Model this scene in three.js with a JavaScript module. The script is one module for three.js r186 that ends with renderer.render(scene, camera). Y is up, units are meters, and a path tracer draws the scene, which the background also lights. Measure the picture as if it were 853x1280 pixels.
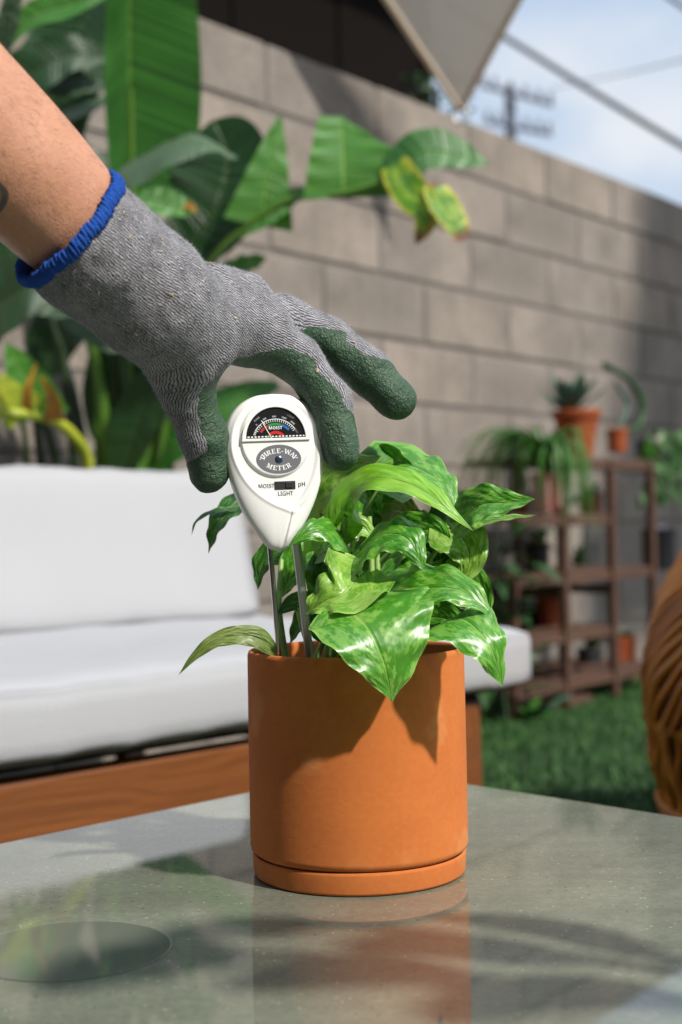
import * as THREE from 'three';
import { RoundedBoxGeometry } from 'three/addons/geometries/RoundedBoxGeometry.js';
import { mergeGeometries, mergeVertices } from 'three/addons/utils/BufferGeometryUtils.js';
import { FontLoader } from 'three/addons/loaders/FontLoader.js';
import { TextGeometry } from 'three/addons/geometries/TextGeometry.js';

// ------------------------------------------------------------------ camera, sky, sun, exposure
const scene = new THREE.Scene();
const W = 853, H = 1280, FOC = 1800;                       // photograph size and focal length in its pixels
const camera = new THREE.PerspectiveCamera(2 * Math.atan(H / 2 / FOC) * 180 / Math.PI, W / H, 0.02, 400);
camera.position.set(0, 0.46, 0);
camera.rotation.order = 'YXZ';
camera.rotation.set(0.0072, 0, -0.0192);
camera.focus = 0.86;
camera.userData.fStop = 6;
camera.updateMatrixWorld(true);
scene.add(camera);

const renderer = new THREE.WebGLRenderer({ antialias: true });
renderer.toneMapping = THREE.LinearToneMapping;
renderer.toneMappingExposure = 1.06;
renderer.shadowMap.enabled = true;

const sun = new THREE.DirectionalLight(new THREE.Color(1.0, 0.94, 0.85), 4.8);
const SUN = new THREE.Vector3(0.53, 0.735, 0.425).normalize();
sun.position.copy(SUN).multiplyScalar(20);
sun.castShadow = true; sun.shadow.radius = 4.5;
sun.shadow.mapSize.set(4096, 4096);
Object.assign(sun.shadow.camera, { left: -6, right: 6, top: 6, bottom: -6, near: 1, far: 60 });
sun.target.position.set(0, 0.4, -2);
scene.add(sun, sun.target);

// ------------------------------------------------------------------ random numbers and noise
let seed = 7;
const rnd = () => { seed = (seed + 0x6d2b79f5) | 0; let t = Math.imul(seed ^ (seed >>> 15), 1 | seed); t = (t + Math.imul(t ^ (t >>> 7), 61 | t)) ^ t; return ((t ^ (t >>> 14)) >>> 0) / 4294967296; };
const rr = (a, b) => a + (b - a) * rnd();
const clamp = (x, a = 0, b = 1) => Math.min(b, Math.max(a, x));
const smooth = (a, b, x) => { const t = clamp((x - a) / (b - a)); return t * t * (3 - 2 * t); };
const lerp = (a, b, t) => a + (b - a) * t;
const hash = (x, y, s = 0) => { let h = Math.imul(x | 0, 374761393) + Math.imul(y | 0, 668265263) + Math.imul(s | 0, 1442695041); h = Math.imul(h ^ (h >>> 13), 1274126177); return ((h ^ (h >>> 16)) >>> 0) / 4294967296; };
const mod = (a, n) => ((a % n) + n) % n;
function vnoise(x, y, px, py, s) {                          // value noise with a period
  const ix = Math.floor(x), iy = Math.floor(y), fx = x - ix, fy = y - iy, u = fx * fx * (3 - 2 * fx), v = fy * fy * (3 - 2 * fy);
  const h = (a, b) => hash(mod(a, px), mod(b, py), s);
  return lerp(lerp(h(ix, iy), h(ix + 1, iy), u), lerp(h(ix, iy + 1), h(ix + 1, iy + 1), u), v);
}
function fbm(u, v, fx, fy, oct, s) {                        // u, v in 0..1, tiles
  let a = 0.5, sum = 0, tot = 0;
  for (let i = 0; i < oct; i++) { sum += a * vnoise(u * fx, v * fy, fx, fy, s + i * 17); tot += a; a *= 0.5; fx *= 2; fy *= 2; }
  return sum / tot;
}
function n3(x, y, z, s = 0) {
  const iz = Math.floor(z), fz = z - iz, w = fz * fz * (3 - 2 * fz);
  return lerp(vnoise(x, y, 9999, 9999, s + iz * 31), vnoise(x, y, 9999, 9999, s + (iz + 1) * 31), w);
}
function tex(w, h, fn, srgb = true) {                       // fn(u, v) returns a grey or [r, g, b] in 0..1
  const d = new Uint8Array(w * h * 4);
  for (let y = 0; y < h; y++) for (let x = 0; x < w; x++) {
    const c = fn((x + 0.5) / w, (y + 0.5) / h), i = (y * w + x) * 4;
    const a = Array.isArray(c) ? c : [c, c, c];
    d[i] = clamp(a[0]) * 255; d[i + 1] = clamp(a[1]) * 255; d[i + 2] = clamp(a[2]) * 255; d[i + 3] = a.length > 3 ? clamp(a[3]) * 255 : 255;
  }
  const t = new THREE.DataTexture(d, w, h, THREE.RGBAFormat);
  t.wrapS = t.wrapT = THREE.RepeatWrapping; t.magFilter = THREE.LinearFilter; t.minFilter = THREE.LinearMipmapLinearFilter;
  if (srgb) t.colorSpace = THREE.SRGBColorSpace;
  t.needsUpdate = true;
  return t;
}
const rep = (t, x, y = x) => { const c = t.clone(); c.repeat.set(x, y); c.needsUpdate = true; return c; };
const mix3 = (a, b, t) => [lerp(a[0], b[0], t), lerp(a[1], b[1], t), lerp(a[2], b[2], t)];
const lin = (r, g, b) => new THREE.Color().setRGB(r, g, b);

// the sky: pale blue haze with soft thin cloud, brighter round the sun
{
  const w = 1024, h = 512, d = new Float32Array(w * h * 4);
  for (let y = 0; y < h; y++) for (let x = 0; x < w; x++) {
    const el = ((y + 0.5) / h - 0.5) * Math.PI, az = ((x + 0.5) / w - 0.5) * 2 * Math.PI;
    const dx = Math.cos(az) * Math.cos(el), dy = Math.sin(el), dz = Math.sin(az) * Math.cos(el);
    const k = clamp(dx * SUN.x + dy * SUN.y + dz * SUN.z, -1, 1), glow = Math.pow(Math.max(0, k), 6) * 0.55 + Math.pow(Math.max(0, k), 40) * 0.9;
    const t = smooth(0, 0.75, Math.max(0, dy));
    let c = mix3([0.60, 0.70, 0.82], [0.34, 0.50, 0.76], t);
    const q = 1 / (Math.max(0.02, dy) + 0.35), cx = dx * q * 2.6 + 11.3, cz = dz * q * 2.6 + 4.7;
    let n = 0, a = 0.5, f = 1; for (let i = 0; i < 5; i++) { n += a * vnoise(cx * f * 1.6 + i * 3.1, cz * f * 1.6, 9999, 9999, 90 + i); a *= 0.5; f *= 2; }
    const cl = smooth(0.42, 0.72, n) * 0.7;
    c = mix3(c, [0.86, 0.87, 0.89], cl);
    if (dy < 0) c = mix3(c, [0.16, 0.15, 0.13], smooth(0, 0.08, -dy));
    const i = (y * w + x) * 4, g = dy < 0 ? 0 : glow;
    d[i] = c[0] + g * 1.0; d[i + 1] = c[1] + g * 0.95; d[i + 2] = c[2] + g * 0.85; d[i + 3] = 1;
  }
  const sky = new THREE.DataTexture(d, w, h, THREE.RGBAFormat, THREE.FloatType);
  sky.mapping = THREE.EquirectangularReflectionMapping; sky.magFilter = THREE.LinearFilter; sky.needsUpdate = true;
  scene.background = sky; scene.environment = sky;
}

// ------------------------------------------------------------------ helpers: places, naming, geometry
const CAM = camera.position, CQ = camera.quaternion.clone();
const V = (x, y, z) => new THREE.Vector3(x, y, z);
const ray = (px, py) => V((px - W / 2) / FOC, -(py - H / 2) / FOC, -1).applyQuaternion(CQ);
const P = (px, py, d) => ray(px, py).multiplyScalar(d).add(CAM);               // place at a depth
const G = (px, py, y) => { const r = ray(px, py); return r.multiplyScalar((y - CAM.y) / r.y).add(CAM); };   // place on a level plane
const inCam = (x, y, z) => V(x, y, z).applyQuaternion(CQ).normalize();
const used = {};
const numbered = (n) => { used[n] = (used[n] ?? -1) + 1; return used[n] ? n + '_' + String(used[n]).padStart(3, '0') : n; };
const shade = (o) => { o.castShadow = o.receiveShadow = true; return o; };
function tag(o, label, category, group) { o.userData.label = label; o.userData.category = category; if (group) o.userData.group = group; return o; }
function thing(name, label, category, pos, turn = 0, group) {
  const o = new THREE.Group(); o.name = numbered(name); scene.add(o); if (pos) o.position.copy(pos); o.rotation.y = turn;
  o.updateMatrixWorld(true);
  return tag(o, label, category, group);
}
function obj(name, geo, mat, parent = scene) {
  const m = shade(new THREE.Mesh(Array.isArray(geo) ? mergeGeometries(geo.map(plain)) : geo, mat));
  m.name = parent === scene ? numbered(name) : name; parent.add(m); return m;
}
function struct(name, geo, mat) { const m = obj(name, geo, mat); m.userData.kind = 'structure'; return m; }
function plain(g) { const n = g.index ? g.toNonIndexed() : g; for (const k of Object.keys(n.attributes)) if (!['position', 'normal', 'uv'].includes(k)) n.deleteAttribute(k); n.morphAttributes = {}; return n; }
function boxUV(g, s = 1) {                                   // uv in metres from the dominating normal
  const p = g.attributes.position, n = g.attributes.normal, uv = new Float32Array(p.count * 2);
  for (let i = 0; i < p.count; i++) {
    const x = Math.abs(n.getX(i)), y = Math.abs(n.getY(i)), z = Math.abs(n.getZ(i));
    const [a, b] = y > x && y > z ? [p.getX(i), p.getZ(i)] : x > z ? [p.getZ(i), p.getY(i)] : [p.getX(i), p.getY(i)];
    uv[2 * i] = a * s; uv[2 * i + 1] = b * s;
  }
  g.setAttribute('uv', new THREE.BufferAttribute(uv, 2)); return g;
}
const rbox = (w, h, d, r = 0.004, seg = 2) => boxUV(new RoundedBoxGeometry(w, h, d, seg, r));
const moved = (g, x, y, z) => g.translate(x, y, z);
function bar(a, b, w, h, r = 0.003) {                        // squared bar between two points
  const d = b.clone().sub(a), g = rbox(w, d.length(), h, r, 1);
  g.applyQuaternion(new THREE.Quaternion().setFromUnitVectors(V(0, 1, 0), d.normalize()));
  return g.translate((a.x + b.x) / 2, (a.y + b.y) / 2, (a.z + b.z) / 2);
}
function tube(pts, r, seg = 16, rad = 8, taper) {
  const c = new THREE.CatmullRomCurve3(pts, false, 'centripetal'), g = new THREE.TubeGeometry(c, seg, 1, rad, false);
  const p = g.attributes.position;
  for (let i = 0; i <= seg; i++) {
    const q = c.getPointAt(i / seg), k = taper ? taper(i / seg) * r : r;
    for (let j = 0; j <= rad; j++) { const n = i * (rad + 1) + j; p.setXYZ(n, q.x + (p.getX(n) - q.x) * k, q.y + (p.getY(n) - q.y) * k, q.z + (p.getZ(n) - q.z) * k); }
  }
  return g;
}
const cylUV = (g, h = 0.2) => { const p = g.attributes.position, uv = g.attributes.uv; for (let i = 0; i < p.count; i++) uv.setY(i, p.getY(i) / h + Math.hypot(p.getX(i), p.getZ(i)) * 0.8); return g; };   // u round the axis, v in height
const lathe = (pts, seg = 72) => new THREE.LatheGeometry(pts.map(([x, y]) => new THREE.Vector2(x, y)), seg);

// a leaf: a midrib through pts, a width profile and a cross-section that folds, curls and waves
function leafGeo({ pts, w, n, profile, fold = 0.25, curl = 0, wave = 0, freq = 9, phase = 0, lobe = 0, twist = 0, nu = 14, nv = 26, gaps = null, lop = 0, t0 = 0, t1 = 1, fixed = false }) {
  const c = new THREE.CatmullRomCurve3(pts, false, 'centripetal'), L = c.getLength(), pos = [], uv = [], idx = [], N = n.clone();
  let prev = null;
  for (let i = 0; i <= nv; i++) {
    const t = lerp(t0, t1, i / nv), q = c.getPointAt(t), T = c.getTangentAt(t);
    const base = fixed ? N : prev ?? N, Nn = base.clone().sub(T.clone().multiplyScalar(base.dot(T))).normalize();
    prev = Nn.clone();
    if (twist) Nn.applyAxisAngle(T, twist * t);
    const B = T.clone().cross(Nn).normalize();
    for (let j = 0; j <= nu; j++) {
      const s = (j / nu) * 2 - 1, a = Math.abs(s);
      let h = w * 0.5 * profile(t, s) * (1 + lop * Math.sign(s));
      if (gaps) h *= gaps(t, s);
      const lat = s * h * Math.cos(fold), up = a * h * Math.sin(fold) - curl * s * s * h + wave * w * 0.5 * s * s * Math.sin(freq * t * Math.PI + phase + (s > 0 ? 0 : 1.7)) * Math.min(1, 4 * t * (1.05 - t));
      const back = lobe * L * s * s * Math.pow(1 - t, 4);
      pos.push(q.x + B.x * lat + Nn.x * up - T.x * back, q.y + B.y * lat + Nn.y * up - T.y * back, q.z + B.z * lat + Nn.z * up - T.z * back);
      uv.push(s * 0.5 + 0.5, t);
    }
  }
  for (let i = 0; i < nv; i++) for (let j = 0; j < nu; j++) { const a = i * (nu + 1) + j, b = a + nu + 1; idx.push(a, a + 1, b, b, a + 1, b + 1); }
  const g = new THREE.BufferGeometry();
  g.setAttribute('position', new THREE.Float32BufferAttribute(pos, 3)); g.setAttribute('uv', new THREE.Float32BufferAttribute(uv, 2)); g.setIndex(idx);
  g.computeVertexNormals(); return g;
}
const heart = (t) => t < 0.2 ? 0.35 + 0.65 * Math.sin(t / 0.2 * Math.PI / 2) : Math.pow(1 - Math.pow((t - 0.2) / 0.8, 1.5), 1.0) * (t > 0.85 ? 0.8 + 0.2 * (1 - (t - 0.85) / 0.15) : 1);
const paddle = (t) => Math.pow(Math.sin(Math.PI * Math.pow(clamp(t, 0.001, 0.999), 0.8)), 0.55);
const blade = (t) => Math.pow(1 - t, 0.7) * Math.min(1, 0.5 + t * 4);

// ------------------------------------------------------------------ materials
const std = (o) => new THREE.MeshStandardMaterial(o), phys = (o) => new THREE.MeshPhysicalMaterial(o);
const grainT = tex(512, 512, (u, v) => fbm(u, v, 64, 64, 3, 5), false);
const coarseT = tex(512, 512, (u, v) => 0.5 * fbm(u, v, 10, 10, 5, 8) + 0.5 * fbm(u, v, 90, 90, 2, 15), false);
const M = {};
{ // concrete block
  const conc = (s, tint) => tex(512, 512, (u, v) => {
    const a = fbm(u, v, 5, 5, 5, s), b = fbm(u, v, 120, 120, 2, s + 3), st = Math.pow(fbm(u, v, 18, 3, 4, s + 9), 2);
    const k = 0.80 + 0.26 * (a - 0.5) + 0.2 * (b - 0.5) - 0.10 * st;
    return [k * tint[0], k * tint[1], k * tint[2]];
  });
  M.block = [[0.66, 0.615, 0.575], [0.648, 0.606, 0.568], [0.672, 0.624, 0.58], [0.636, 0.596, 0.56]].map((t, i) => std({ map: rep(conc(20 + i * 7, t), 1.7), roughness: 0.95, bumpMap: rep(coarseT, 3), bumpScale: 0.002 }));
  M.mortar = std({ color: lin(0.16, 0.142, 0.128), roughness: 1, bumpMap: rep(coarseT, 4), bumpScale: 0.003 });
}
function wood(a, b, s) {
  return tex(512, 512, (u, v) => {
    const w = fbm(u, v, 3, 3, 3, s) * 0.25, g = fbm(u, v + w, 2, 60, 3, s + 4), f = fbm(u, v, 8, 160, 2, s + 7);
    return mix3(a, b, clamp(0.65 * g + 0.45 * f - 0.05));
  });
}
M.teak = std({ map: rep(wood([0.37, 0.205, 0.09], [0.53, 0.32, 0.15], 31), 1.5, 4), roughness: 0.45, bumpMap: grainT, bumpScale: 0.0004 });
M.darkWood = phys({ specularIntensity: 0.15, map: rep(wood([0.05, 0.038, 0.032], [0.085, 0.066, 0.055], 41), 1, 3), roughness: 0.8 });
M.shelfWood = std({ map: rep(wood([0.22, 0.14, 0.10], [0.40, 0.28, 0.21], 47), 2, 5), roughness: 0.7 });
M.black = std({ color: lin(0.012, 0.012, 0.013), roughness: 0.6 });
{ // white outdoor cushion cloth
  const weave = tex(256, 256, (u, v) => 0.5 + 0.25 * Math.sin(u * 64 * 2 * Math.PI) * Math.sin(v * 64 * 2 * Math.PI) + 0.4 * (fbm(u, v, 30, 30, 3, 51) - 0.5), false);
  M.cushion = std({ color: lin(0.40, 0.408, 0.43), roughness: 0.95, bumpMap: rep(weave, 12), bumpScale: 0.0008 });
  M.sail = phys({ color: lin(0.74, 0.62, 0.49), roughness: 0.95, bumpMap: rep(weave, 20), bumpScale: 0.0006, transmission: 0.55, thickness: 0, side: THREE.DoubleSide });
}
{ // terracotta
  const terra = (s) => tex(1024, 512, (u, v) => {
    const a = fbm(u, v, 12, 5, 5, s), rings = fbm(u, v, 2, 90, 2, s + 5), p = fbm(u, v, 160, 80, 2, s + 8), bloom = smooth(0.58, 0.8, fbm(u, v, 16, 7, 4, s + 11));
    let c = mix3([0.68, 0.365, 0.15], [0.785, 0.455, 0.20], 0.62 * a + 0.07 * rings + 0.31 * p);
    return mix3(c, [0.82, 0.60, 0.42], bloom * 0.34);
  });
  const bump = tex(512, 512, (u, v) => 0.14 * fbm(u, v, 2, 70, 2, 61) + 0.5 * fbm(u, v, 120, 90, 2, 66) - 0.6 * smooth(0.80, 0.9, fbm(u, v, 150, 100, 1, 68)), false);
  M.terra = std({ map: terra(70), roughness: 0.92, bumpMap: bump, bumpScale: 0.00009 });
  M.terraSaucer = std({ map: terra(81), roughness: 0.85, bumpMap: bump, bumpScale: 0.00009 });
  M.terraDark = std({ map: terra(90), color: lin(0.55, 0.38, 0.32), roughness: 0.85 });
}
M.soil = std({ map: tex(256, 256, (u, v) => mix3([0.09, 0.06, 0.045], [0.27, 0.19, 0.14], fbm(u, v, 30, 30, 3, 100))), roughness: 1, bumpMap: coarseT, bumpScale: 0.004 });
M.white = phys({ color: lin(0.89, 0.89, 0.885), roughness: 0.34, clearcoat: 0.25, clearcoatRoughness: 0.3, bumpMap: grainT, bumpScale: 0.00001 });
M.steel = std({ color: lin(0.62, 0.58, 0.55), metalness: 1, roughness: 0.16 });
M.tin = std({ color: lin(0.55, 0.56, 0.56), metalness: 0.75, roughness: 0.42 });
function pothosTex(s, amount, dark, light) {
  return tex(512, 512, (u, v) => {
    const x = u - 0.5, a = Math.abs(x), d = v + a * 0.75;                         // streaks run out from the midrib towards the tip
    const side = x > 0 ? 0 : 50;
    const wv = 0.08 * (fbm(u, v, 6, 6, 4, s + 30) - 0.5);
    const m = 0.26 * fbm(mod(a * 0.9 + wv, 1), mod(d * 0.5 + wv, 1), 5, 20, 4, s + side) + 0.74 * fbm(u, v, 13, 13, 5, s + 6);
    const spk = fbm(u, v, 46, 40, 3, s + 12);
    const k = smooth(0.50 - amount * 0.22, 0.72 - amount * 0.18, m + 0.42 * (spk - 0.5)) * (0.55 + 0.45 * fbm(u, v, 3, 3, 2, s + 44));
    let c = mix3(dark, [dark[0] * 1.5 + 0.02, dark[1] * 1.18, dark[2] * 1.2], fbm(u, v, 4, 4, 3, s + 2));
    c = mix3(c, light, k * 0.6);
    c = mix3(c, [0.66, 0.80, 0.40], Math.max(0, smooth(0.018, 0.004, a) * 0.6, smooth(0.475, 0.497, a) * 0.45));
    return c;
  });
}
const leafBump = tex(512, 512, (u, v) => { const a = Math.abs(u - 0.5), d = v + a * 0.75; return 0.12 * (0.5 + 0.5 * Math.cos(d * 2 * Math.PI * 7 + 3 * fbm(u, v, 4, 4, 2, 119))) + 0.75 * fbm(u, v, 7, 7, 3, 121) - smooth(0.03, 0, a) * 0.35; }, false);
const leafMat = (map, o = {}) => phys({ map, roughness: 0.40, side: THREE.DoubleSide, transmission: 0.24, thickness: 0, clearcoat: 0.36, clearcoatRoughness: 0.24, bumpMap: leafBump, bumpScale: 0.0016, ...o });
const DK = [0.20, 0.50, 0.08], LT = [0.72, 0.86, 0.48];
M.pothos = [leafMat(pothosTex(200, 0.5, DK, LT)), leafMat(pothosTex(230, 0.25, [0.20, 0.50, 0.09], [0.66, 0.84, 0.36])), leafMat(pothosTex(260, 0.8, [0.32, 0.58, 0.14], [0.76, 0.87, 0.5])), leafMat(pothosTex(290, 0.05, [0.12, 0.34, 0.07], [0.5, 0.7, 0.25])), leafMat(pothosTex(310, 0.45, [0.30, 0.42, 0.16], [0.52, 0.62, 0.34]), { roughness: 0.5, clearcoat: 0.1 }), leafMat(pothosTex(330, 0.2, [0.36, 0.64, 0.12], [0.66, 0.84, 0.38]))];
M.pothosStem = phys({ color: lin(0.26, 0.42, 0.11), roughness: 0.45 });
{ // giant bird-of-paradise leaves
  const bop = (s, a, b) => tex(256, 1024, (u, v) => {
    const x = Math.abs(u - 0.5), d = v * 1.0 + x * 0.12, f = fbm(0.3, d, 2, 160, 2, s), g = fbm(u, v, 4, 8, 4, s + 4);
    let c = mix3(a, b, clamp(0.5 * f + 0.6 * g - 0.05));
    return mix3(c, [b[0] * 1.35 + 0.1, b[1] * 1.2, b[2] * 1.1], smooth(0.03, 0.008, x) * 0.5);
  });
  const bb = tex(256, 1024, (u, v) => { const x = Math.abs(u - 0.5), d = v + x * 0.12; return 0.6 * fbm(0.3, d, 2, 90, 2, 333) + 0.4 * smooth(0, 0.04, x); }, false);
  const m = (map, o) => phys({ map, roughness: 0.42, side: THREE.DoubleSide, transmission: 0.18, thickness: 0, bumpMap: bb, bumpScale: 0.004, ...o });
  M.bop = [m(bop(340, [0.15, 0.36, 0.12], [0.28, 0.52, 0.19])), m(bop(350, [0.09, 0.22, 0.10], [0.15, 0.31, 0.13])), m(bop(360, [0.19, 0.44, 0.09], [0.34, 0.60, 0.15]), { transmission: 0.3 }), m(bop(370, [0.56, 0.66, 0.10], [0.78, 0.80, 0.22]), { transmission: 0.35 }), m(bop(380, [0.25, 0.36, 0.25], [0.36, 0.46, 0.34]))];
  M.bopTip = m(tex(256, 512, (u, v) => { const k = fbm(u, v, 6, 8, 4, 391); const e = smooth(0.30, 0.48, Math.abs(u - 0.5) + 0.25 * (k - 0.5)), tip = smooth(0.80, 0.96, v + 0.2 * (k - 0.5)); return mix3(mix3(mix3([0.33, 0.56, 0.10], [0.56, 0.70, 0.16], smooth(0.3, 0.7, k)), [0.84, 0.78, 0.22], e * 0.8), [0.46, 0.24, 0.08], tip); }), { transmission: 0.3 });
  M.dead = std({ map: tex(256, 256, (u, v) => mix3([0.36, 0.20, 0.07], [0.82, 0.62, 0.14], fbm(u, v, 5, 6, 4, 397))), roughness: 0.7, side: THREE.DoubleSide });
  M.petiole = phys({ map: tex(64, 256, (u, v) => mix3([0.20, 0.36, 0.10], [0.42, 0.58, 0.20], fbm(u, v, 6, 9, 3, 401))), roughness: 0.45 });
  M.petioleDark = phys({ map: tex(64, 256, (u, v) => mix3([0.07, 0.14, 0.06], [0.16, 0.27, 0.11], fbm(u, v, 6, 9, 3, 403))), roughness: 0.5 });
  M.petioleLime = phys({ map: tex(64, 256, (u, v) => mix3([0.45, 0.55, 0.10], [0.72, 0.74, 0.24], fbm(u, v, 6, 9, 3, 405))), roughness: 0.45 });
}
const plainLeaf = (a, b, s, o = {}) => phys({ map: tex(64, 256, (u, v) => mix3(a, b, clamp(fbm(u, v, 3, 12, 3, s) * 0.8 + smooth(0.1, 0, Math.abs(u - 0.5)) * 0.4))), roughness: 0.5, side: THREE.DoubleSide, transmission: 0.2, thickness: 0, ...o });
M.leafDeep = plainLeaf([0.09, 0.22, 0.07], [0.20, 0.40, 0.12], 411);
M.leafMid = plainLeaf([0.14, 0.34, 0.07], [0.32, 0.56, 0.14], 415);
M.leafGrey = plainLeaf([0.20, 0.34, 0.28], [0.36, 0.48, 0.40], 419);

// ------------------------------------------------------------------ the setting: ground, lawn
{
  const g = new THREE.PlaneGeometry(400, 400).rotateX(-Math.PI / 2);
  struct('ground', boxUV(g), std({ map: rep(tex(512, 512, (u, v) => mix3([0.30, 0.26, 0.22], [0.42, 0.37, 0.32], fbm(u, v, 8, 8, 5, 500))), 0.8), roughness: 1 }));
}
const WD = ray(1810, 626).setY(0).normalize();                      // direction along the wall, away from the camera
const WN = V(-WD.z, 0, WD.x).normalize();                           // out of the wall towards the camera
const WALL0 = P(600, 650, 3.77).setY(0), WALL_TURN = Math.atan2(-WD.z, WD.x), WALL_TOP = P(600, 149.6, 3.77).y;
const wl = (s, n, y) => WALL0.clone().addScaledVector(WD, s).addScaledVector(WN, n).setY(y);
const onWall = (px, py, n = 0) => { const r = ray(px, py), o = WALL0.clone().addScaledVector(WN, n), t = o.sub(CAM).dot(WN) / r.dot(WN), p = r.multiplyScalar(t).add(CAM), q = p.clone().sub(WALL0); return { p, s: q.dot(WD), y: p.y, d: t }; };
{
  const g = new THREE.PlaneGeometry(9, 9, 1, 1).rotateX(-Math.PI / 2).translate(1, 0.004, -0.2);
  struct('lawn', boxUV(g), std({ map: rep(tex(512, 512, (u, v) => mix3([0.05, 0.13, 0.05], [0.13, 0.28, 0.08], fbm(u, v, 40, 40, 4, 510))), 1.6), roughness: 1 }));
  const bl = new THREE.BufferGeometry();
  bl.setAttribute('position', new THREE.Float32BufferAttribute([-0.0016, 0, 0, 0.0016, 0, 0, 0.0012, 0.014, 0.004, -0.0012, 0.014, 0.004, 0, 0.026, 0.011], 3));
  bl.setIndex([0, 1, 2, 0, 2, 3, 3, 2, 4]); bl.computeVertexNormals();
  const N = 90000, im = new THREE.InstancedMesh(bl, std({ color: lin(1, 1, 1), roughness: 0.7, side: THREE.DoubleSide }), N), m = new THREE.Matrix4(), q = new THREE.Quaternion(), col = new THREE.Color();
  let k = 0;
  for (let i = 0; i < N * 3 && k < N; i++) {
    const x = rr(-0.6, 2.6), z = rr(-5.2, -1.4), p = V(x, 0.004, z), d = p.clone().sub(WALL0).dot(WN);
    if (d < 0.03) continue;
    q.setFromEuler(new THREE.Euler(rr(-0.35, 0.35), rr(0, 6.28), rr(-0.35, 0.35)));
    const sc = rr(0.7, 1.35); m.compose(p, q, V(sc, sc * 0.6, sc)); im.setMatrixAt(k, m);
    const t = rnd() * 0.5 + 0.5 * vnoise(x * 6, z * 6, 999, 999, 77); col.setRGB(lerp(0.012, 0.036, t), lerp(0.055, 0.13, t), lerp(0.006, 0.014, t)); im.setColorAt(k, col); k++;
  }
  im.count = k; im.name = 'grass'; shade(im); scene.add(im); im.userData.kind = 'stuff'; tag(im, 'short dark green artificial turf blades between the sofa and the plant shelf', 'grass');
}

// ------------------------------------------------------------------ the house behind the camera
{
  const h = thing('house', 'brown stucco house wall with eaves facing the garden, behind the photographer', 'house', V(0, 0, 3.4));
  obj('wall', moved(rbox(13, 2.9, 0.3, 0.02, 1), -1.5, 1.45, 0.15), std({ map: rep(tex(256, 256, (u, v) => mix3([0.50, 0.42, 0.35], [0.60, 0.51, 0.43], fbm(u, v, 20, 20, 4, 900))), 0.6), roughness: 1, bumpMap: coarseT, bumpScale: 0.003 }), h);
  obj('roof', moved(rbox(13.6, 0.16, 3.6, 0.02, 1), -1.5, 2.99, 1.0), M.darkWood, h);
  obj('fascia', moved(rbox(13.6, 0.2, 0.03, 0.005, 1), -1.5, 2.96, -0.82), M.darkWood, h);
  obj('patio_cover', moved(rbox(6.6, 0.10, 3.2, 0.01, 1), -2.75, 2.62, -1.6), M.darkWood, h);
  for (const x of [-5.9, -2.9, 0.45]) obj('patio_post', moved(rbox(0.1, 2.57, 0.1, 0.008, 1), x, 1.285, -3.05), M.darkWood, h);
  const d = obj('door', moved(rbox(0.95, 2.1, 0.05, 0.01, 1), 1.6, 1.05, -0.02), M.teak, h); obj('handle', moved(rbox(0.02, 0.14, 0.05, 0.006, 2), 1.98, 1.0, -0.06), M.tin, d);
  const w = obj('window', moved(rbox(1.6, 1.1, 0.06, 0.01, 1), -2.4, 1.5, -0.02), M.darkWood, h); obj('pane', moved(rbox(1.46, 0.96, 0.01, 0.002, 1), -2.4, 1.5, -0.055), phys({ color: lin(0.03, 0.035, 0.04), roughness: 0.05 }), w);
}

// ------------------------------------------------------------------ the block wall
{
  const wall = thing('block_wall', 'tall beige concrete block wall behind the sofa and plants', 'wall', WALL0, WALL_TURN);
  const CH = 0.1524, BL = 0.4064, J = 0.011, rows = Math.round(WALL_TOP / CH), s0 = onWall(683, 215).s, s1 = onWall(723, 290).s;
  const lo = -4.2, hi = 3.4;
  const shapes = [0, 1, 2].map((i) => rbox(BL - J, CH - J, 0.15, 0.006, 2)), half = {};
  const geos = shapes.map((g, i) => { const c = g.clone(), uv = c.attributes.uv; for (let k = 0; k < uv.count; k++) uv.setXY(k, uv.getX(k) + i * 0.37, uv.getY(k) + i * 0.23); return c; });
  for (let r = 0; r < rows; r++) {
    const y = WALL_TOP - (r + 0.5) * CH, ph = r % 2 ? s1 : s0;
    for (let k = Math.ceil((lo - ph) / BL); ph + (k + 1) * BL <= hi; k++) {
      const b = obj('block', geos[Math.floor(rnd() * 3)], M.block[Math.floor(rnd() * 4)], wall);
      b.position.set(ph + (k + 0.5) * BL, y, -0.075 + rr(-0.0015, 0.0015)); if (rnd() < 0.5) b.rotation.z = Math.PI;
    }
  }
  const mh = WALL_TOP - 0.012;
  obj('mortar', moved(rbox(hi - lo, mh, 0.14, 0.003, 1), (hi + lo) / 2, mh / 2, -0.0745), M.mortar, wall);
}

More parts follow.
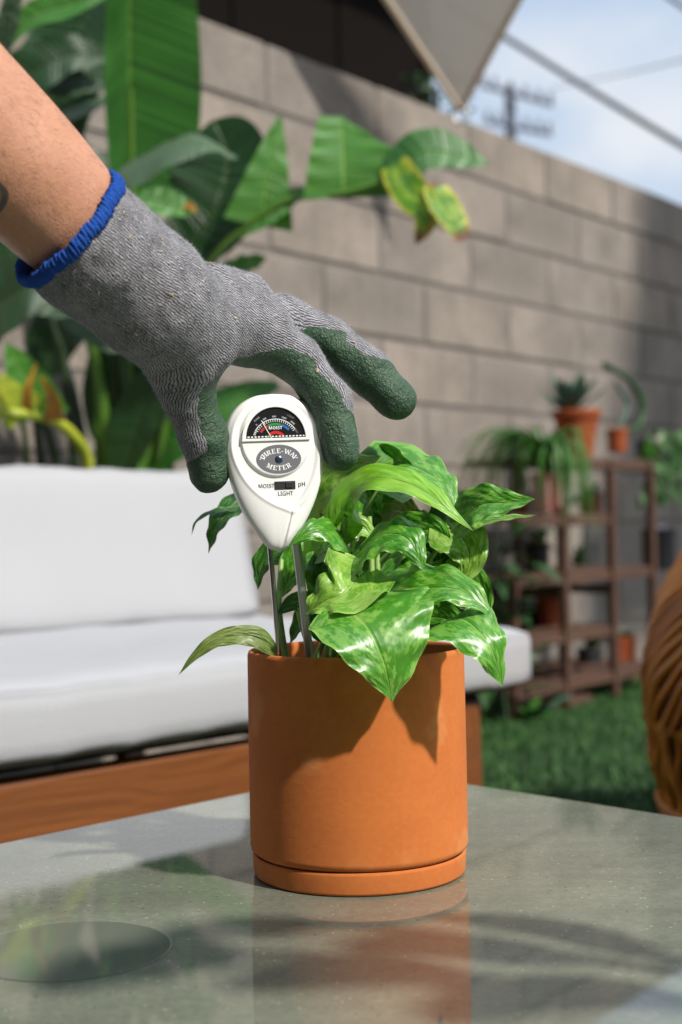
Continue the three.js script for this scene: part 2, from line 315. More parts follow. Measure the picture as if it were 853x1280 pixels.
// ------------------------------------------------------------------ the neighbour's dark building, shrub, pole, wires beyond the wall
{
  const edge = onWall(529, 60, -1.6), b = thing('neighbour_building', 'dark brown boarded building rising behind the top left of the block wall', 'building', wl(edge.s, -1.6, 0), WALL_TURN);
  obj('wall', moved(rbox(4.6, 3.0, 2.0, 0.01, 1), -2.3, 1.5, -1.0), M.darkWood, b);
  for (let i = 0; i < 14; i++) { const p = obj('board', moved(rbox(0.322, 2.98, 0.02, 0.004, 1), -0.165 - i * 0.328, 1.5, 0.011 + (i % 2) * 0.008), M.darkWood, b); }
  obj('corner_board', moved(rbox(0.06, 3.0, 0.045, 0.005, 1), -0.02, 1.5, 0.02), M.darkWood, b);
  obj('roof', moved(rbox(5.2, 0.12, 2.8, 0.02, 1), -2.45, 3.06, -0.95), M.darkWood, b);
}
{
  const at0 = onWall(545, 108, -1.25), b = thing('shrub', 'small patch of green shrub showing above the wall at the corner of the dark building', 'shrub', at0.p.clone().setY(0));
  const g = [];
  for (let i = 0; i < 420; i++) {
    const a = rr(0, 6.28), h = Math.pow(rnd(), 0.6), rad = 0.13 * Math.sqrt(rnd()), p = V(Math.cos(a) * rad, lerp(0.9, at0.y + 0.07, h) , Math.sin(a) * rad), d = V(rr(-1, 1), rr(-0.3, 1), rr(-1, 1)).normalize().multiplyScalar(rr(0.03, 0.06));
    g.push(leafGeo({ pts: [p, p.clone().addScaledVector(d, 0.5), p.clone().add(d)], w: 0.022, n: V(rr(-1, 1), 1, rr(-1, 1)).normalize(), profile: paddle, nu: 2, nv: 4 }));
  }
  obj('foliage', g, M.leafDeep, b);
  obj('stem', tube([V(0, 0, 0), V(0.02, 0.8, 0), V(0, at0.y, 0)], 0.012, 8, 6), M.petioleDark, b);
}
{
  const base = P(648, 640, 34).setY(0), pole = thing('utility_pole', 'distant dark utility pole with two crossarms beyond the wall', 'utility pole', base);
  const top = P(646, 106, 34).y, m = std({ color: lin(0.10, 0.11, 0.14), roughness: 0.9 });
  obj('pole', new THREE.CylinderGeometry(0.12, 0.17, top, 12).translate(0, top / 2, 0), m, pole);
  const arms = [[600, 106, 692, 131], [606, 152, 690, 168]];
  for (const [x0, y0, x1, y1] of arms) {
    const a = P(x0, y0, 33.8).sub(base), c = P(x1, y1, 33.8).sub(base), arm = obj('crossarm', bar(a, c, 0.09, 0.09), m, pole);
    for (const t of [0.04, 0.2, 0.42, 0.62, 0.8, 0.96]) { const q = a.clone().lerp(c, t); const ins = obj('insulator', lathe([[0, 0], [0.04, 0], [0.04, 0.06], [0.06, 0.09], [0.06, 0.14], [0.035, 0.18], [0.045, 0.22], [0, 0.25]], 10), m, arm); ins.position.copy(q).add(V(0, 0.05, 0)); }
  }
  const wm = std({ color: lin(0.05, 0.05, 0.06), roughness: 0.8 });
  tag(obj('overhead_cable', tube([P(560, 5, 16), P(640, 52, 15), P(740, 114, 14), P(860, 186, 13), P(960, 240, 12)], 0.03, 30, 6), wm), 'thick dark cable slanting down through the sky above the wall', 'cable');
  tag(obj('overhead_cable', tube([P(790, -40, 14), P(842, 0, 14), P(960, 76, 13)], 0.022, 20, 6), wm), 'cable crossing the extreme top right corner of the sky', 'cable');
  tag(obj('overhead_cable', tube([P(690, 110, 33), P(780, 92, 24), P(900, 64, 16)], 0.012, 20, 6), wm), 'thin faint wire leaving the utility pole across the sky', 'cable');
}

// ------------------------------------------------------------------ the shade sail
{
  const tip = P(576, 138, 3.3), L = tip.clone().lerp(V(-2.1, 2.6, -2.0), 0.5), R = tip.clone().addScaledVector(SUN, 1.8), inward = (a, b, t, k, c) => a.clone().lerp(b, t).lerp(c, k * 4 * t * (1 - t));
  const sail = thing('shade_sail', 'beige fabric shade sail hanging to a point above the wall', 'shade sail', tip);
  const c = tip.clone().add(L).add(R).divideScalar(3), n = 36, pos = [], uv = [], idx = [];
  for (let i = 0; i <= n; i++) {
    const t = i / n, a = inward(tip, L, t, 0.34, c), b = inward(tip, R, t, 0.10, c);
    for (let j = 0; j <= n; j++) { const s = j / n, p = a.clone().lerp(b, s); p.lerp(c, 0.16 * 4 * s * (1 - s) * t * t); p.y -= 0.015 * Math.sin(Math.PI * s) * Math.sin(Math.PI * t); p.sub(tip); pos.push(p.x, p.y, p.z); uv.push(s * t * 3, t * 3); }
  }
  for (let i = 0; i < n; i++) for (let j = 0; j < n; j++) { const a = i * (n + 1) + j, d = a + n + 1; idx.push(a, d, a + 1, a + 1, d, d + 1); }
  const g = new THREE.BufferGeometry(); g.setAttribute('position', new THREE.Float32BufferAttribute(pos, 3)); g.setAttribute('uv', new THREE.Float32BufferAttribute(uv, 2)); g.setIndex(idx); g.computeVertexNormals();
  obj('fabric', g, M.sail, sail);
  const ed = (Q, k) => tube([...Array(13).keys()].map((i) => inward(tip, Q, i / 12, k, c).sub(tip)), 0.008, 40, 6);
  obj('hem', ed(L, 0.34), M.sail, sail); obj('hem', ed(R, 0.10), M.sail, sail);
  obj('ring', new THREE.TorusGeometry(0.018, 0.004, 8, 20).translate(0, -0.01, 0), M.tin, sail);
}

// ------------------------------------------------------------------ the garden sofa
{
  const SD = ray(2160, 620).setY(0).normalize(), SN = V(-SD.z, 0, SD.x), turn = Math.atan2(-SD.z, SD.x);
  const corner = G(674, 858, 0.222);                                 // front lower right corner of the seat cushion
  const sofa = thing('garden_sofa', 'wooden garden sofa with thick white cushions behind the glass table', 'sofa', corner.clone().setY(0), turn);
  const cushion = (w, h, d, r, puff) => {                             // a soft box with bulging faces
    const g = new RoundedBoxGeometry(w, h, d, 10, r), p = g.attributes.position;
    for (let i = 0; i < p.count; i++) {
      const x = p.getX(i), y = p.getY(i), z = p.getZ(i), fx = 1 - Math.pow(Math.abs(x) / (w / 2), 4), fz = 1 - Math.pow(Math.abs(z) / (d / 2), 4), fy = 1 - Math.pow(Math.abs(y) / (h / 2), 4);
      const nn = 0.004 * (n3(x * 9 + 50, y * 9 + 50, z * 9 + 50, 3) - 0.5);
      p.setXYZ(i, x + nn, y + Math.sign(y) * puff[1] * fx * fz + nn, z + Math.sign(z) * puff[2] * fx * fy + nn);
    }
    g.computeVertexNormals(); return boxUV(g);
  };
  const dense = (w, h, d, r, puff) => {                               // same with enough faces to bend
    const nx = Math.round(w / 0.03), ny = Math.round(h / 0.015), nz = Math.round(d / 0.03), g = new THREE.BoxGeometry(w, h, d, nx, ny, nz), p = g.attributes.position;
    for (let i = 0; i < p.count; i++) {
      let x = p.getX(i), y = p.getY(i), z = p.getZ(i);
      const ix = clamp(x, -w / 2 + r, w / 2 - r), iy = clamp(y, -h / 2 + r, h / 2 - r), iz = clamp(z, -d / 2 + r, d / 2 - r), q = V(x - ix, y - iy, z - iz);
      if (q.length() > 1e-6) { q.normalize().multiplyScalar(r); x = ix + q.x; y = iy + q.y; z = iz + q.z; }
      const fx = 1 - Math.pow(Math.abs(x) / (w / 2), 4), fz = 1 - Math.pow(Math.abs(z) / (d / 2), 4), fy = 1 - Math.pow(Math.abs(y) / (h / 2), 4), e = 0.007 * (n3(x * 7 + 50, y * 7 + 50, z * 7 + 50, 3) - 0.5) + 0.006 * (n3(x * 22 + 50, y * 9 + 50, z * 22 + 50, 9) - 0.5);
      p.setXYZ(i, x + e * 0.4, y + Math.sign(y) * puff[1] * fx * fz + e, z + Math.sign(z) * puff[2] * fx * fy + e);
    }
    const m = mergeVertices((g.deleteAttribute('normal'), g.deleteAttribute('uv'), g), 1e-5); m.computeVertexNormals(); return boxUV(m);
  };
  const LEN = 1.62;
  obj('seat_cushion', moved(dense(LEN, 0.086, 0.66, 0.02, [0, 0.004, 0.004]), -LEN / 2, 0.222 + 0.043, -0.33), M.cushion, sofa);
  const back = obj('back_cushion', moved(dense(1.45, 0.256, 0.15, 0.022, [0, 0.002, 0.009]), -0.725, 0.128, 0), M.cushion, sofa);
  back.position.set(-0.036, 0.290, -0.60); back.rotation.x = -0.2;
  const fr = [];
  const x0 = -0.105, x1 = -LEN - 0.02;
  obj('front_rail', moved(rbox(x0 - x1, 0.075, 0.035, 0.006), (x0 + x1) / 2, 0.168, -0.045), M.teak, sofa);
  for (const x of [x0 - 0.05, x1 + 0.02]) obj('side_rail', moved(rbox(0.035, 0.07, 0.66, 0.006), x, 0.168, -0.395), M.teak, sofa);
  obj('rear_rail', moved(rbox(x0 - x1 - 0.1, 0.07, 0.035, 0.006), (x0 + x1) / 2, 0.168, -0.745), M.teak, sofa);
  for (let i = 0; i < 9; i++) obj('seat_slat', moved(rbox(x0 - x1 - 0.08, 0.012, 0.05, 0.003, 1), (x0 + x1) / 2, 0.2115, -0.10 - i * 0.072), M.black, sofa);
  for (const [x, z] of [[x0 - 0.012, -0.045], [x1, -0.045], [x0 - 0.012, -0.79], [x1, -0.79]]) obj('leg', bar(V(x, 0.212, z), V(x - 0.012, 0, z + 0.014), 0.03, 0.05, 0.005), M.teak, sofa);
  for (let i = 0; i < 2; i++) obj('back_rail', moved(rbox(LEN - 0.26, 0.045, 0.022, 0.005), -LEN / 2 - 0.06, 0.30 + i * 0.12, -0.775 - i * 0.025), M.teak, sofa);
  for (const x of [-0.17, -LEN + 0.05]) obj('back_post', bar(V(x, 0.1, -0.79), V(x, 0.46, -0.865), 0.045, 0.03, 0.004), M.teak, sofa);
}

// ------------------------------------------------------------------ the glass table
const TT = 0.24;                                                      // height of the table top
const potC = G(450, 1088, TT);
{
  const a = G(0, 1055, TT), b = G(310, 991, TT), c = G(589, 981, TT), d = G(853, 1022, TT);
  const e1 = b.clone().sub(a).normalize(), e2 = d.clone().sub(c).normalize();
  const den = e1.x * e2.z - e1.z * e2.x, t = ((c.x - a.x) * e2.z - (c.z - a.z) * e2.x) / den, K = a.clone().addScaledVector(e1, t);   // far corner
  const table = thing('glass_table', 'low garden table with a dusty green glass top under the potted plant', 'table', K.clone().setY(0));
  const S1 = 1.0, S2 = 1.15, rad = 0.03;
  const q0 = V(0, 0, 0), q1 = e1.clone().multiplyScalar(-S1), q3 = e2.clone().multiplyScalar(S2), q2 = q1.clone().add(q3);
  const outline = (inset) => {
    const ctr = q2.clone().multiplyScalar(0.5), pts = [q0, q1, q2, q3].map((p) => { const u = p.clone().sub(ctr); return ctr.clone().addScaledVector(u, 1 - inset / u.length() * 1.42); });
    const s = new THREE.Shape();
    pts.forEach((p, i) => { const pr = pts[(i + 3) % 4], nx = pts[(i + 1) % 4], A = p.clone().lerp(pr, rad / p.distanceTo(pr)), B = p.clone().lerp(nx, rad / p.distanceTo(nx)); if (i) s.lineTo(A.x, -A.z); else s.moveTo(A.x, -A.z); s.quadraticCurveTo(p.x, -p.z, B.x, -B.z); });
    s.closePath(); return s;
  };
  const slab = (sh, th, bev) => { const g = new THREE.ExtrudeGeometry(sh, { depth: th - 2 * bev, bevelEnabled: bev > 0, bevelSize: bev, bevelThickness: bev, bevelSegments: 3, curveSegments: 10 }); return g.rotateX(-Math.PI / 2); };
  const ring = G(88, 1187, TT).sub(K);
  const dustMap = tex(1024, 1024, (u, v) => {
    const n = fbm(u, v, 5, 5, 5, 600), f = fbm(u, v, 200, 200, 2, 610), sp = hash(u * 512, v * 512, 621) > 0.9955 ? 0.4 + 1.2 * hash(u * 512, v * 512, 622) : hash(u * 512, v * 512, 623) > 0.9985 ? -1.2 : hash(u * 1024, v * 1024, 627) > 0.985 ? 0.7 : 0, st = fbm(u, v, 4, 40, 4, 630);
    const k = 0.46 + 0.17 * (n - 0.5) + 0.06 * (f - 0.5) + 0.05 * (st - 0.5) + 0.16 * sp;
    return [k * 1.0, k * 1.04, k * 0.92];
  });
  const rough = tex(1024, 1024, (u, v) => { const n = fbm(u, v, 6, 6, 4, 640), f = fbm(u, v, 160, 160, 2, 645); return 0.012 + 0.04 * smooth(0.35, 0.75, n) + 0.015 * f; }, false);
  M.glass = phys({ map: rep(dustMap, 1.6), roughness: 1, roughnessMap: rep(rough, 1.6), metalness: 0, transmission: 0.0, ior: 1.6 });
  const top = obj('glass_top', boxUV(slab(outline(0), 0.008, 0.0018)), M.glass, table); top.position.y = TT - 0.008 + 0.0018;
  const pads = M.glass;
  // water ring left by a plate: a clean disc and its chalky rim, on the glass
  const disc = obj('stain', boxUV(new THREE.CircleGeometry(0.052, 64).rotateX(-Math.PI / 2)), phys({ color: lin(0.145, 0.163, 0.13), roughness: 0.035, ior: 1.6 }), table); disc.position.set(ring.x, TT + 0.0004, ring.z);
  const rim = obj('stain_rim', boxUV(new THREE.RingGeometry(0.052, 0.0528, 64).rotateX(-Math.PI / 2)), std({ color: lin(0.215, 0.225, 0.185), roughness: 0.25 }), table); rim.position.set(ring.x, TT + 0.0004, ring.z);
  const under = obj('frame', boxUV(slab(outline(0.02), 0.035, 0.002)), std({ color: lin(0.06, 0.08, 0.065), roughness: 0.5 }), table); under.position.y = TT - 0.046;
  const fm = std({ color: lin(0.30, 0.31, 0.29), roughness: 0.45, metalness: 0.4 });
  const ctr = q2.clone().multiplyScalar(0.5);
  for (const q of [q0, q1, q2, q3]) { const p = ctr.clone().lerp(q, 0.86); obj('leg', moved(rbox(0.05, TT - 0.045, 0.05, 0.005), p.x, (TT - 0.045) / 2, p.z), fm, table); }
}

// ------------------------------------------------------------------ the terracotta pot, its saucer and soil
const POT_R = 272 / 2 / FOC * 0.908, RIM_Y = P(450, 810, 0.908).y;
{
  const sau = obj('saucer', cylUV(lathe([[0, 0], [0.064, 0], [0.0658, 0.0008], [0.0667, 0.0022], [0.0673, 0.0122], [0.067, 0.0136], [0.0662, 0.0142], [0.0652, 0.0138], [0.0648, 0.012], [0.0642, 0.004], [0, 0.004]], 96)), M.terraSaucer);
  sau.position.set(potC.x, TT, potC.z); tag(sau, 'round terracotta saucer under the potted plant on the glass table', 'saucer');
  const pot = thing('plant_pot', 'large smooth terracotta pot standing on the glass table', 'plant pot', V(potC.x, TT + 0.004, potC.z));
  const h = RIM_Y - TT - 0.004, R = POT_R;
  obj('pot', cylUV(lathe([[0, 0], [0.059, 0], [0.061, 0.002], [0.0615, 0.008], [0.0662, 0.0112], [R - 0.0006, 0.0126], [R, 0.0152], [R, h * 0.5], [R - 0.0003, h - 0.003], [R - 0.001, h - 0.0008], [R - 0.0022, h], [R - 0.0036, h - 0.0008], [R - 0.0042, h - 0.003], [R - 0.0045, h - 0.04], [0, h - 0.042]], 128)), M.terra, pot);
  const sg = new THREE.CircleGeometry(R - 0.005, 60).rotateX(-Math.PI / 2), soil = new THREE.PlaneGeometry(1, 1);
  const rings = []; const pos = [], idx = [], uv = [];
  for (let i = 0; i <= 20; i++) for (let j = 0; j <= 60; j++) { const r = i / 20 * (R - 0.0046), a = j / 60 * 2 * Math.PI, x = Math.cos(a) * r, z = Math.sin(a) * r; pos.push(x, h - 0.012 + 0.006 * (n3(x * 90 + 50, z * 90 + 50, 3, 5) - 0.5) * (j === 60 ? 1 : 1) - 0.003 * i / 20, z); uv.push(x * 8, z * 8); }
  for (let i = 0; i < 20; i++) for (let j = 0; j < 60; j++) { const a = i * 61 + j, b = a + 61; idx.push(a, a + 1, b, b, a + 1, b + 1); }
  const g = new THREE.BufferGeometry(); g.setAttribute('position', new THREE.Float32BufferAttribute(pos, 3)); g.setAttribute('uv', new THREE.Float32BufferAttribute(uv, 2)); g.setIndex(idx); g.computeVertexNormals();
  obj('soil', g, M.soil, pot);
}

// ------------------------------------------------------------------ the variegated vine plant in the pot
{
  const plant = thing('pothos_plant', 'bushy variegated green and cream trailing house plant in the terracotta pot', 'house plant', V(potC.x, RIM_Y - 0.014, potC.z));
  const O = plant.position;
  const L = (pts, w, n, mat, o = {}, stem = true) => {
    const q = pts.map(([x, y, d]) => P(x, y, d).sub(O)), d = pts[0][2];
    const m = obj('leaf', leafGeo({ pts: q, w: w * (w > 35 ? 1.15 : 1) / FOC * d, n: inCam(...n), profile: heart, lobe: 0.14, wave: 0.09, phase: rr(0, 6), ...o }), M.pothos[mat], plant);
    if (stem) {
      const s0 = P(rr(385, 485), 812, rr(0.89, 0.94)).sub(O).setY(-0.002), b = q[0], t = q[1].clone().sub(b).normalize();
      const mid = s0.clone().lerp(b, 0.55).add(V(0, 0.012, 0)).addScaledVector(t, -0.012);
      obj('stem', tube([s0, mid, b.clone().addScaledVector(t, -0.001), b.clone().addScaledVector(t, 0.004)], 0.0017, 18, 8, (k) => 1.25 - 0.45 * k), M.pothosStem, plant);
    }
    return m;
  };
  // hanging and front leaves
  L([[436, 762, .84], [462, 790, .818], [480, 830, .814], [491, 878, .818]], 146, [0.2, 0.4, 0.88], 0, { fold: 0.14, curl: 0.1, lop: -0.24, wave: 0.05 });
  L([[546, 782, .862], [580, 775, .832], [612, 806, .82], [629, 860, .824]], 92, [0.1, 0.66, 0.74], 0, { fold: 0.2, curl: 0.25, lop: 0.1 });
  L([[470, 756, .872], [520, 738, .85], [575, 738, .838], [622, 774, .834]], 88, [-0.08, 0.72, 0.68], 0, { fold: 0.22, curl: 0.1 });
  L([[450, 716, .862], [430, 742, .845], [405, 752, .845], [382, 767, .85]], 84, [0.12, 0.5, 0.86], 2, { fold: 0.3, curl: -0.15, wave: 0.16 });
  L([[442, 696, .885], [422, 668, .868], [392, 662, .855], [361, 683, .852]], 54, [0.05, 0.72, 0.68], 1, { fold: 0.15, curl: 0.3 });
  L([[446, 692, .868], [480, 668, .852], [510, 674, .842], [532, 716, .838]], 72, [0.1, 0.74, 0.66], 1, { fold: 0.2, curl: 0.3 });
  // the tall arched leaf, its neighbours behind
  L([[430, 652, .88], [440, 618, .872], [470, 598, .862], [524, 610, .848], [562, 638, .84], [592, 664, .84]], 58, [0.1, 0.72, 0.68], 5, { fold: 0.2, curl: 0.15, wave: 0.05, nv: 34, fixed: true });
  L([[476, 606, .93], [496, 582, .92], [535, 592, .905], [560, 615, .895], [572, 648, .892]], 80, [0.45, 0.5, 0.74], 0, { fold: 0.12, curl: 0.1, fixed: true });
  L([[470, 600, .935], [484, 576, .93], [505, 584, .92], [528, 602, .91]], 42, [-0.2, 0.5, 0.85], 1, { fold: 0.3 }, false);
  L([[574, 656, .885], [600, 632, .872], [636, 628, .865], [670, 624, .86]], 58, [-0.05, 0.62, 0.78], 0, { fold: 0.3, curl: 0.1 });
  L([[582, 664, .89], [620, 650, .88], [672, 644, .87]], 20, [0, 0.8, 0.6], 2, { fold: 0.2 }, false);
  L([[556, 656, .892], [582, 680, .882], [586, 706, .88], [570, 730, .882]], 62, [0.35, -0.15, 0.92], 2, { fold: 0.2, curl: 0.1 });
  L([[400, 650, .93], [414, 612, .92], [440, 586, .918], [478, 570, .922]], 74, [-0.25, 0.45, 0.85], 2, { fold: 0.15, curl: 0.1 });
  L([[470, 640, .945], [455, 612, .94], [430, 590, .94], [405, 582, .945]], 60, [0.1, 0.5, 0.85], 0, { fold: 0.15 });
  // left side
  L([[318, 622, .955], [292, 636, .95], [272, 656, .945], [261, 692, .945]], 40, [-0.5, 0.5, 0.7], 3, { fold: 0.35, curl: 0.1 });
  L([[306, 636, .95], [268, 640, .945], [246, 652, .942], [239, 671, .942]], 12, [0, 0.8, 0.6], 3, { fold: 0.3 }, false);
  L([[346, 816, .872], [318, 796, .866], [276, 798, .862], [248, 816, .86], [223, 844, .86]], 30, [0.0, 0.55, 0.83], 4, { fold: 0.3, curl: 0.2, lobe: 0 }, false);
  L([[384, 690, .955], [352, 688, .95], [330, 702, .95], [322, 738, .95]], 44, [-0.2, 0.55, 0.8], 3, { fold: 0.25 });
  // the inner leaves
  L([[500, 790, .90], [540, 772, .89], [568, 780, .88], [586, 806, .878]], 62, [0.2, 0.5, 0.85], 1);
  L([[540, 746, .90], [575, 724, .895], [600, 740, .89], [612, 776, .888]], 58, [0.3, 0.5, 0.8], 0);
  L([[488, 690, .91], [512, 668, .9], [545, 664, .89], [566, 690, .885]], 56, [0.1, 0.6, 0.8], 1);
  L([[396, 690, .9], [420, 664, .9], [452, 660, .9], [476, 680, .9]], 48, [0, 0.6, 0.8], 2);
  L([[410, 790, .90], [396, 764, .89], [372, 752, .89], [344, 770, .892]], 40, [-0.2, 0.6, 0.8], 3);
  L([[440, 728, .935], [476, 704, .925], [505, 712, .915], [532, 742, .91]], 66, [0.2, 0.5, 0.85], 1);
  L([[500, 700, .935], [540, 690, .925], [566, 708, .915], [580, 742, .91]], 64, [0.3, 0.4, 0.85], 3);
  L([[470, 652, .945], [495, 638, .94], [515, 650, .93], [534, 676, .925]], 44, [0.2, 0.7, 0.6], 4);
  L([[410, 672, .94], [385, 690, .93], [366, 716, .93], [352, 748, .935]], 58, [-0.2, 0.4, 0.88], 1);
  L([[470, 770, .915], [505, 748, .905], [540, 752, .9], [562, 776, .9]], 60, [0.2, 0.6, 0.75], 3);
  L([[536, 640, .915], [548, 664, .905], [552, 690, .9], [545, 716, .9]], 52, [-0.3, 0.2, 0.9], 3);
  L([[420, 704, .9], [408, 720, .895], [402, 745, .89], [395, 772, .893]], 50, [-0.1, 0.3, 0.92], 3);
  L([[480, 724, .9], [505, 716, .892], [530, 724, .885], [548, 744, .882]], 48, [0.1, 0.7, 0.7], 0);
  L([[430, 752, .92], [398, 760, .915], [376, 778, .915], [362, 806, .918]], 40, [-0.2, 0.5, 0.8], 3);
  L([[520, 742, .925], [560, 736, .918], [588, 752, .912], [600, 780, .91]], 56, [0.3, 0.5, 0.8], 3);
  L([[452, 660, .95], [448, 630, .945], [460, 604, .942], [485, 590, .945]], 50, [-0.1, 0.4, 0.9], 1);
  for (const [x0, d0, x1, y1, d1] of [[360, .90, 352, 700, .93], [395, .895, 380, 690, .92], [405, .9, 428, 690, .9], [418, .89, 432, 650, .88], [430, .9, 450, 640, .91], [446, .89, 462, 646, .91], [460, .9, 470, 660, .92], [400, .885, 372, 760, .89], [472, .9, 520, 740, .89], [440, .885, 446, 750, .86], [452, .885, 520, 780, .875]]) {
    const a = P(x0, 815, d0).sub(O).setY(-0.002), b = P(x1, y1, d1).sub(O);
    obj('stem', tube([a, a.clone().lerp(b, 0.5).add(V(rr(-.006, .006), 0.006, 0)), b], 0.002, 14, 8, (k) => 1.2 - 0.4 * k), M.pothosStem, plant);
  }
}

// ------------------------------------------------------------------ the three-way soil meter
const font = await new FontLoader().loadAsync('fonts/droid/droid_sans_regular.typeface.json');
{
  const D = 0.862, at = P(344.5, 590, D);
  const meter = thing('soil_meter', 'white plastic soil meter with a black dial pushed into the plant pot', 'soil meter', at);
  meter.quaternion.copy(CQ); meter.rotateZ(0.042); meter.rotateY(0.17); meter.rotateX(-0.03);
  meter.updateMatrixWorld(true);
  const mm = 0.001, half = new THREE.CatmullRomCurve3([V(0, 46.5, 0), V(11, 45.2, 0), V(20.5, 40, 0), V(27, 31, 0), V(29.6, 18, 0), V(28.6, 3, 0), V(24.6, -13, 0), V(18.4, -27, 0), V(11.5, -38, 0), V(5.6, -45, 0), V(0, -46.6, 0)]);
  const hp = half.getPoints(90), outl = [...hp, ...hp.slice(1, -1).reverse().map((p) => V(-p.x, p.y, 0))], NA = outl.length;
  // the sunk teardrop on the face, drawn as a closed line
  const td = new THREE.CatmullRomCurve3([V(0, 42, 0), V(15, 38.5, 0), V(23.5, 27, 0), V(25, 12, 0), V(22, -3, 0), V(15, -15.5, 0), V(8.2, -23.2, 0)]).getPoints(60), tl = new THREE.CatmullRomCurve3([V(8.2, -23.2, 0), V(-4, -17.5, 0), V(-14, -9.5, 0), V(-21.5, 2, 0), V(-25, 15, 0), V(-22.5, 28.5, 0), V(-14, 38.8, 0), V(0, 42, 0)]).getPoints(60);
  const poly = [...td, ...tl.slice(1, -1)];
  const sdf = (x, y) => { let d = 1e9, ins = false; for (let i = 0, j = poly.length - 1; i < poly.length; j = i++) { const a = poly[i], b = poly[j], ex = b.x - a.x, ey = b.y - a.y, t = clamp(((x - a.x) * ex + (y - a.y) * ey) / (ex * ex + ey * ey + 1e-9)), qx = a.x + ex * t - x, qy = a.y + ey * t - y; d = Math.min(d, qx * qx + qy * qy); if ((a.y > y) !== (b.y > y) && x < ((b.x - a.x) * (y - a.y)) / (b.y - a.y) + a.x) ins = !ins; } return (ins ? -1 : 1) * Math.sqrt(d); };
  const FLOOR = 7.6, PLAT = 9.2, ov = (x, y) => Math.hypot(x / 20.6, (y - 19.4) / 22.4);
  const front = (x, y, r) => {
    const dome = 3.5 + 6.2 * Math.pow(Math.max(0, 1 - Math.pow(r, 5)), 0.5) - 0.9 * smooth(-10, -46, y);
    const s = sdf(x, y);
    let z = dome + 0.55 * Math.exp(-Math.pow((s - 1.4) / 1.0, 2));                 // raised lip round the teardrop
    z = lerp(FLOOR, z, smooth(-1.6, 0.5, s));
    const o = ov(x, y), pl = smooth(1.05, 0.975, o); z = lerp(z, PLAT, pl * smooth(0.6, -0.8, s));
    if (y < -20) { const lx = 8.2 + (y + 23.2) * (6.2 / 23), e = x - lx; z += 0.75 * smooth(-0.25, 0.35, e) * smooth(9, 0, e) * smooth(-22, -25, y) * smooth(0.995, 0.9, r) - 0.25 * Math.exp(-Math.pow((e + 0.5) / 0.5, 2)) * smooth(-22, -25, y); }
    return z;
  };
  const pos = [], idx = [], NR = 96, NB = 26, cx = 0, cy = 9;
  for (let i = 0; i <= NR + NB; i++) for (let j = 0; j < NA; j++) {
    const o = outl[j];
    if (i <= NR) { const r = 1 - Math.pow(1 - i / NR, 1.35), x = cx + (o.x - cx) * r, y = cy + (o.y - cy) * r; pos.push(x * mm, y * mm, front(x, y, r) * mm); }
    else { const k = (i - NR) / NB, a = k * Math.PI * 0.5, bulge = 1 + 0.03 * Math.sin(Math.min(1, k * 2.2) * Math.PI), r = Math.pow(Math.max(0, Math.cos(a)), 0.55) * bulge; pos.push((cx + (o.x - cx) * r) * mm, (cy + (o.y - cy) * r) * mm, (3.5 - 20 * Math.pow(Math.sin(a), 0.9)) * mm); }
  }
  for (let i = 0; i < NR + NB; i++) for (let j = 0; j < NA; j++) { const a = i * NA + j, b = i * NA + (j + 1) % NA, c = a + NA, d = b + NA; idx.push(a, c, b, b, c, d); }
  const g = new THREE.BufferGeometry(); g.setAttribute('position', new THREE.Float32BufferAttribute(pos, 3)); g.setIndex(idx); g.computeVertexNormals(); boxUV(g, 20);
  obj('casing', g, M.white, meter);
  // the half-round dial with its scales
  const cv = document.createElement('canvas'); cv.width = 1024; cv.height = 560; const c = cv.getContext('2d');
  c.fillStyle = '#15161a'; c.fillRect(0, 0, 1024, 560);
  const ox = 512, oy = 600, arc = (r, a, b, w, col) => { c.lineWidth = w; c.strokeStyle = col; c.beginPath(); c.arc(ox, oy, r, Math.PI * a, Math.PI * b); c.stroke(); };
  const onArc = (s, r, a, size, col) => { c.save(); c.translate(ox + Math.cos(Math.PI * a) * r, oy + Math.sin(Math.PI * a) * r); c.rotate(Math.PI * (a - 1.5)); c.font = 'bold ' + size + 'px sans-serif'; c.textAlign = 'center'; c.fillStyle = col; c.fillText(s, 0, 0); c.restore(); };
  onArc('DARK', 480, 1.29, 46, '#9a9ca0'); onArc('LIGHT', 480, 1.68, 46, '#77797d');
  ['0', '200', '500', '1000', '2000'].forEach((s, i) => onArc(s, 415, 1.24 + i * 0.125, 40, '#c9cbcf'));
  arc(385, 1.17, 1.83, 12, '#f2f2f2'); for (let i = 0; i <= 20; i++) { const a = 1.17 + i * 0.033; c.lineWidth = 10; c.strokeStyle = '#f2f2f2'; c.beginPath(); c.moveTo(ox + Math.cos(Math.PI * a) * 335, oy + Math.sin(Math.PI * a) * 335); c.lineTo(ox + Math.cos(Math.PI * a) * 385, oy + Math.sin(Math.PI * a) * 385); c.stroke(); }
  arc(295, 1.18, 1.36, 44, '#b5362f'); arc(295, 1.37, 1.6, 44, '#2f9350'); arc(295, 1.61, 1.78, 44, '#2f6fae');
  onArc('MOIST', 205, 1.5, 74, '#f4f4f4'); onArc('DRY', 355, 1.135, 52, '#f2f2f2'); onArc('WET', 370, 1.86, 46, '#7d7f83');
  arc(150, 1.12, 1.26, 44, '#2f9350'); arc(150, 1.27, 1.8, 52, '#c8322c'); c.fillStyle = '#e9e9e9'; for (let i = 0; i < 17; i++) c.fillRect(40 + i * 58, 508, 34, 24);
  c.strokeStyle = '#fbfbfb'; c.lineWidth = 0;
  const dt = new THREE.CanvasTexture(cv); dt.colorSpace = THREE.SRGBColorSpace;
  const hs = (rx, ry, y0) => { const s = new THREE.Shape(); s.moveTo(-rx, y0); s.lineTo(rx, y0); s.absellipse(0, y0, rx, ry, 0, Math.PI, false, 0); return s; };
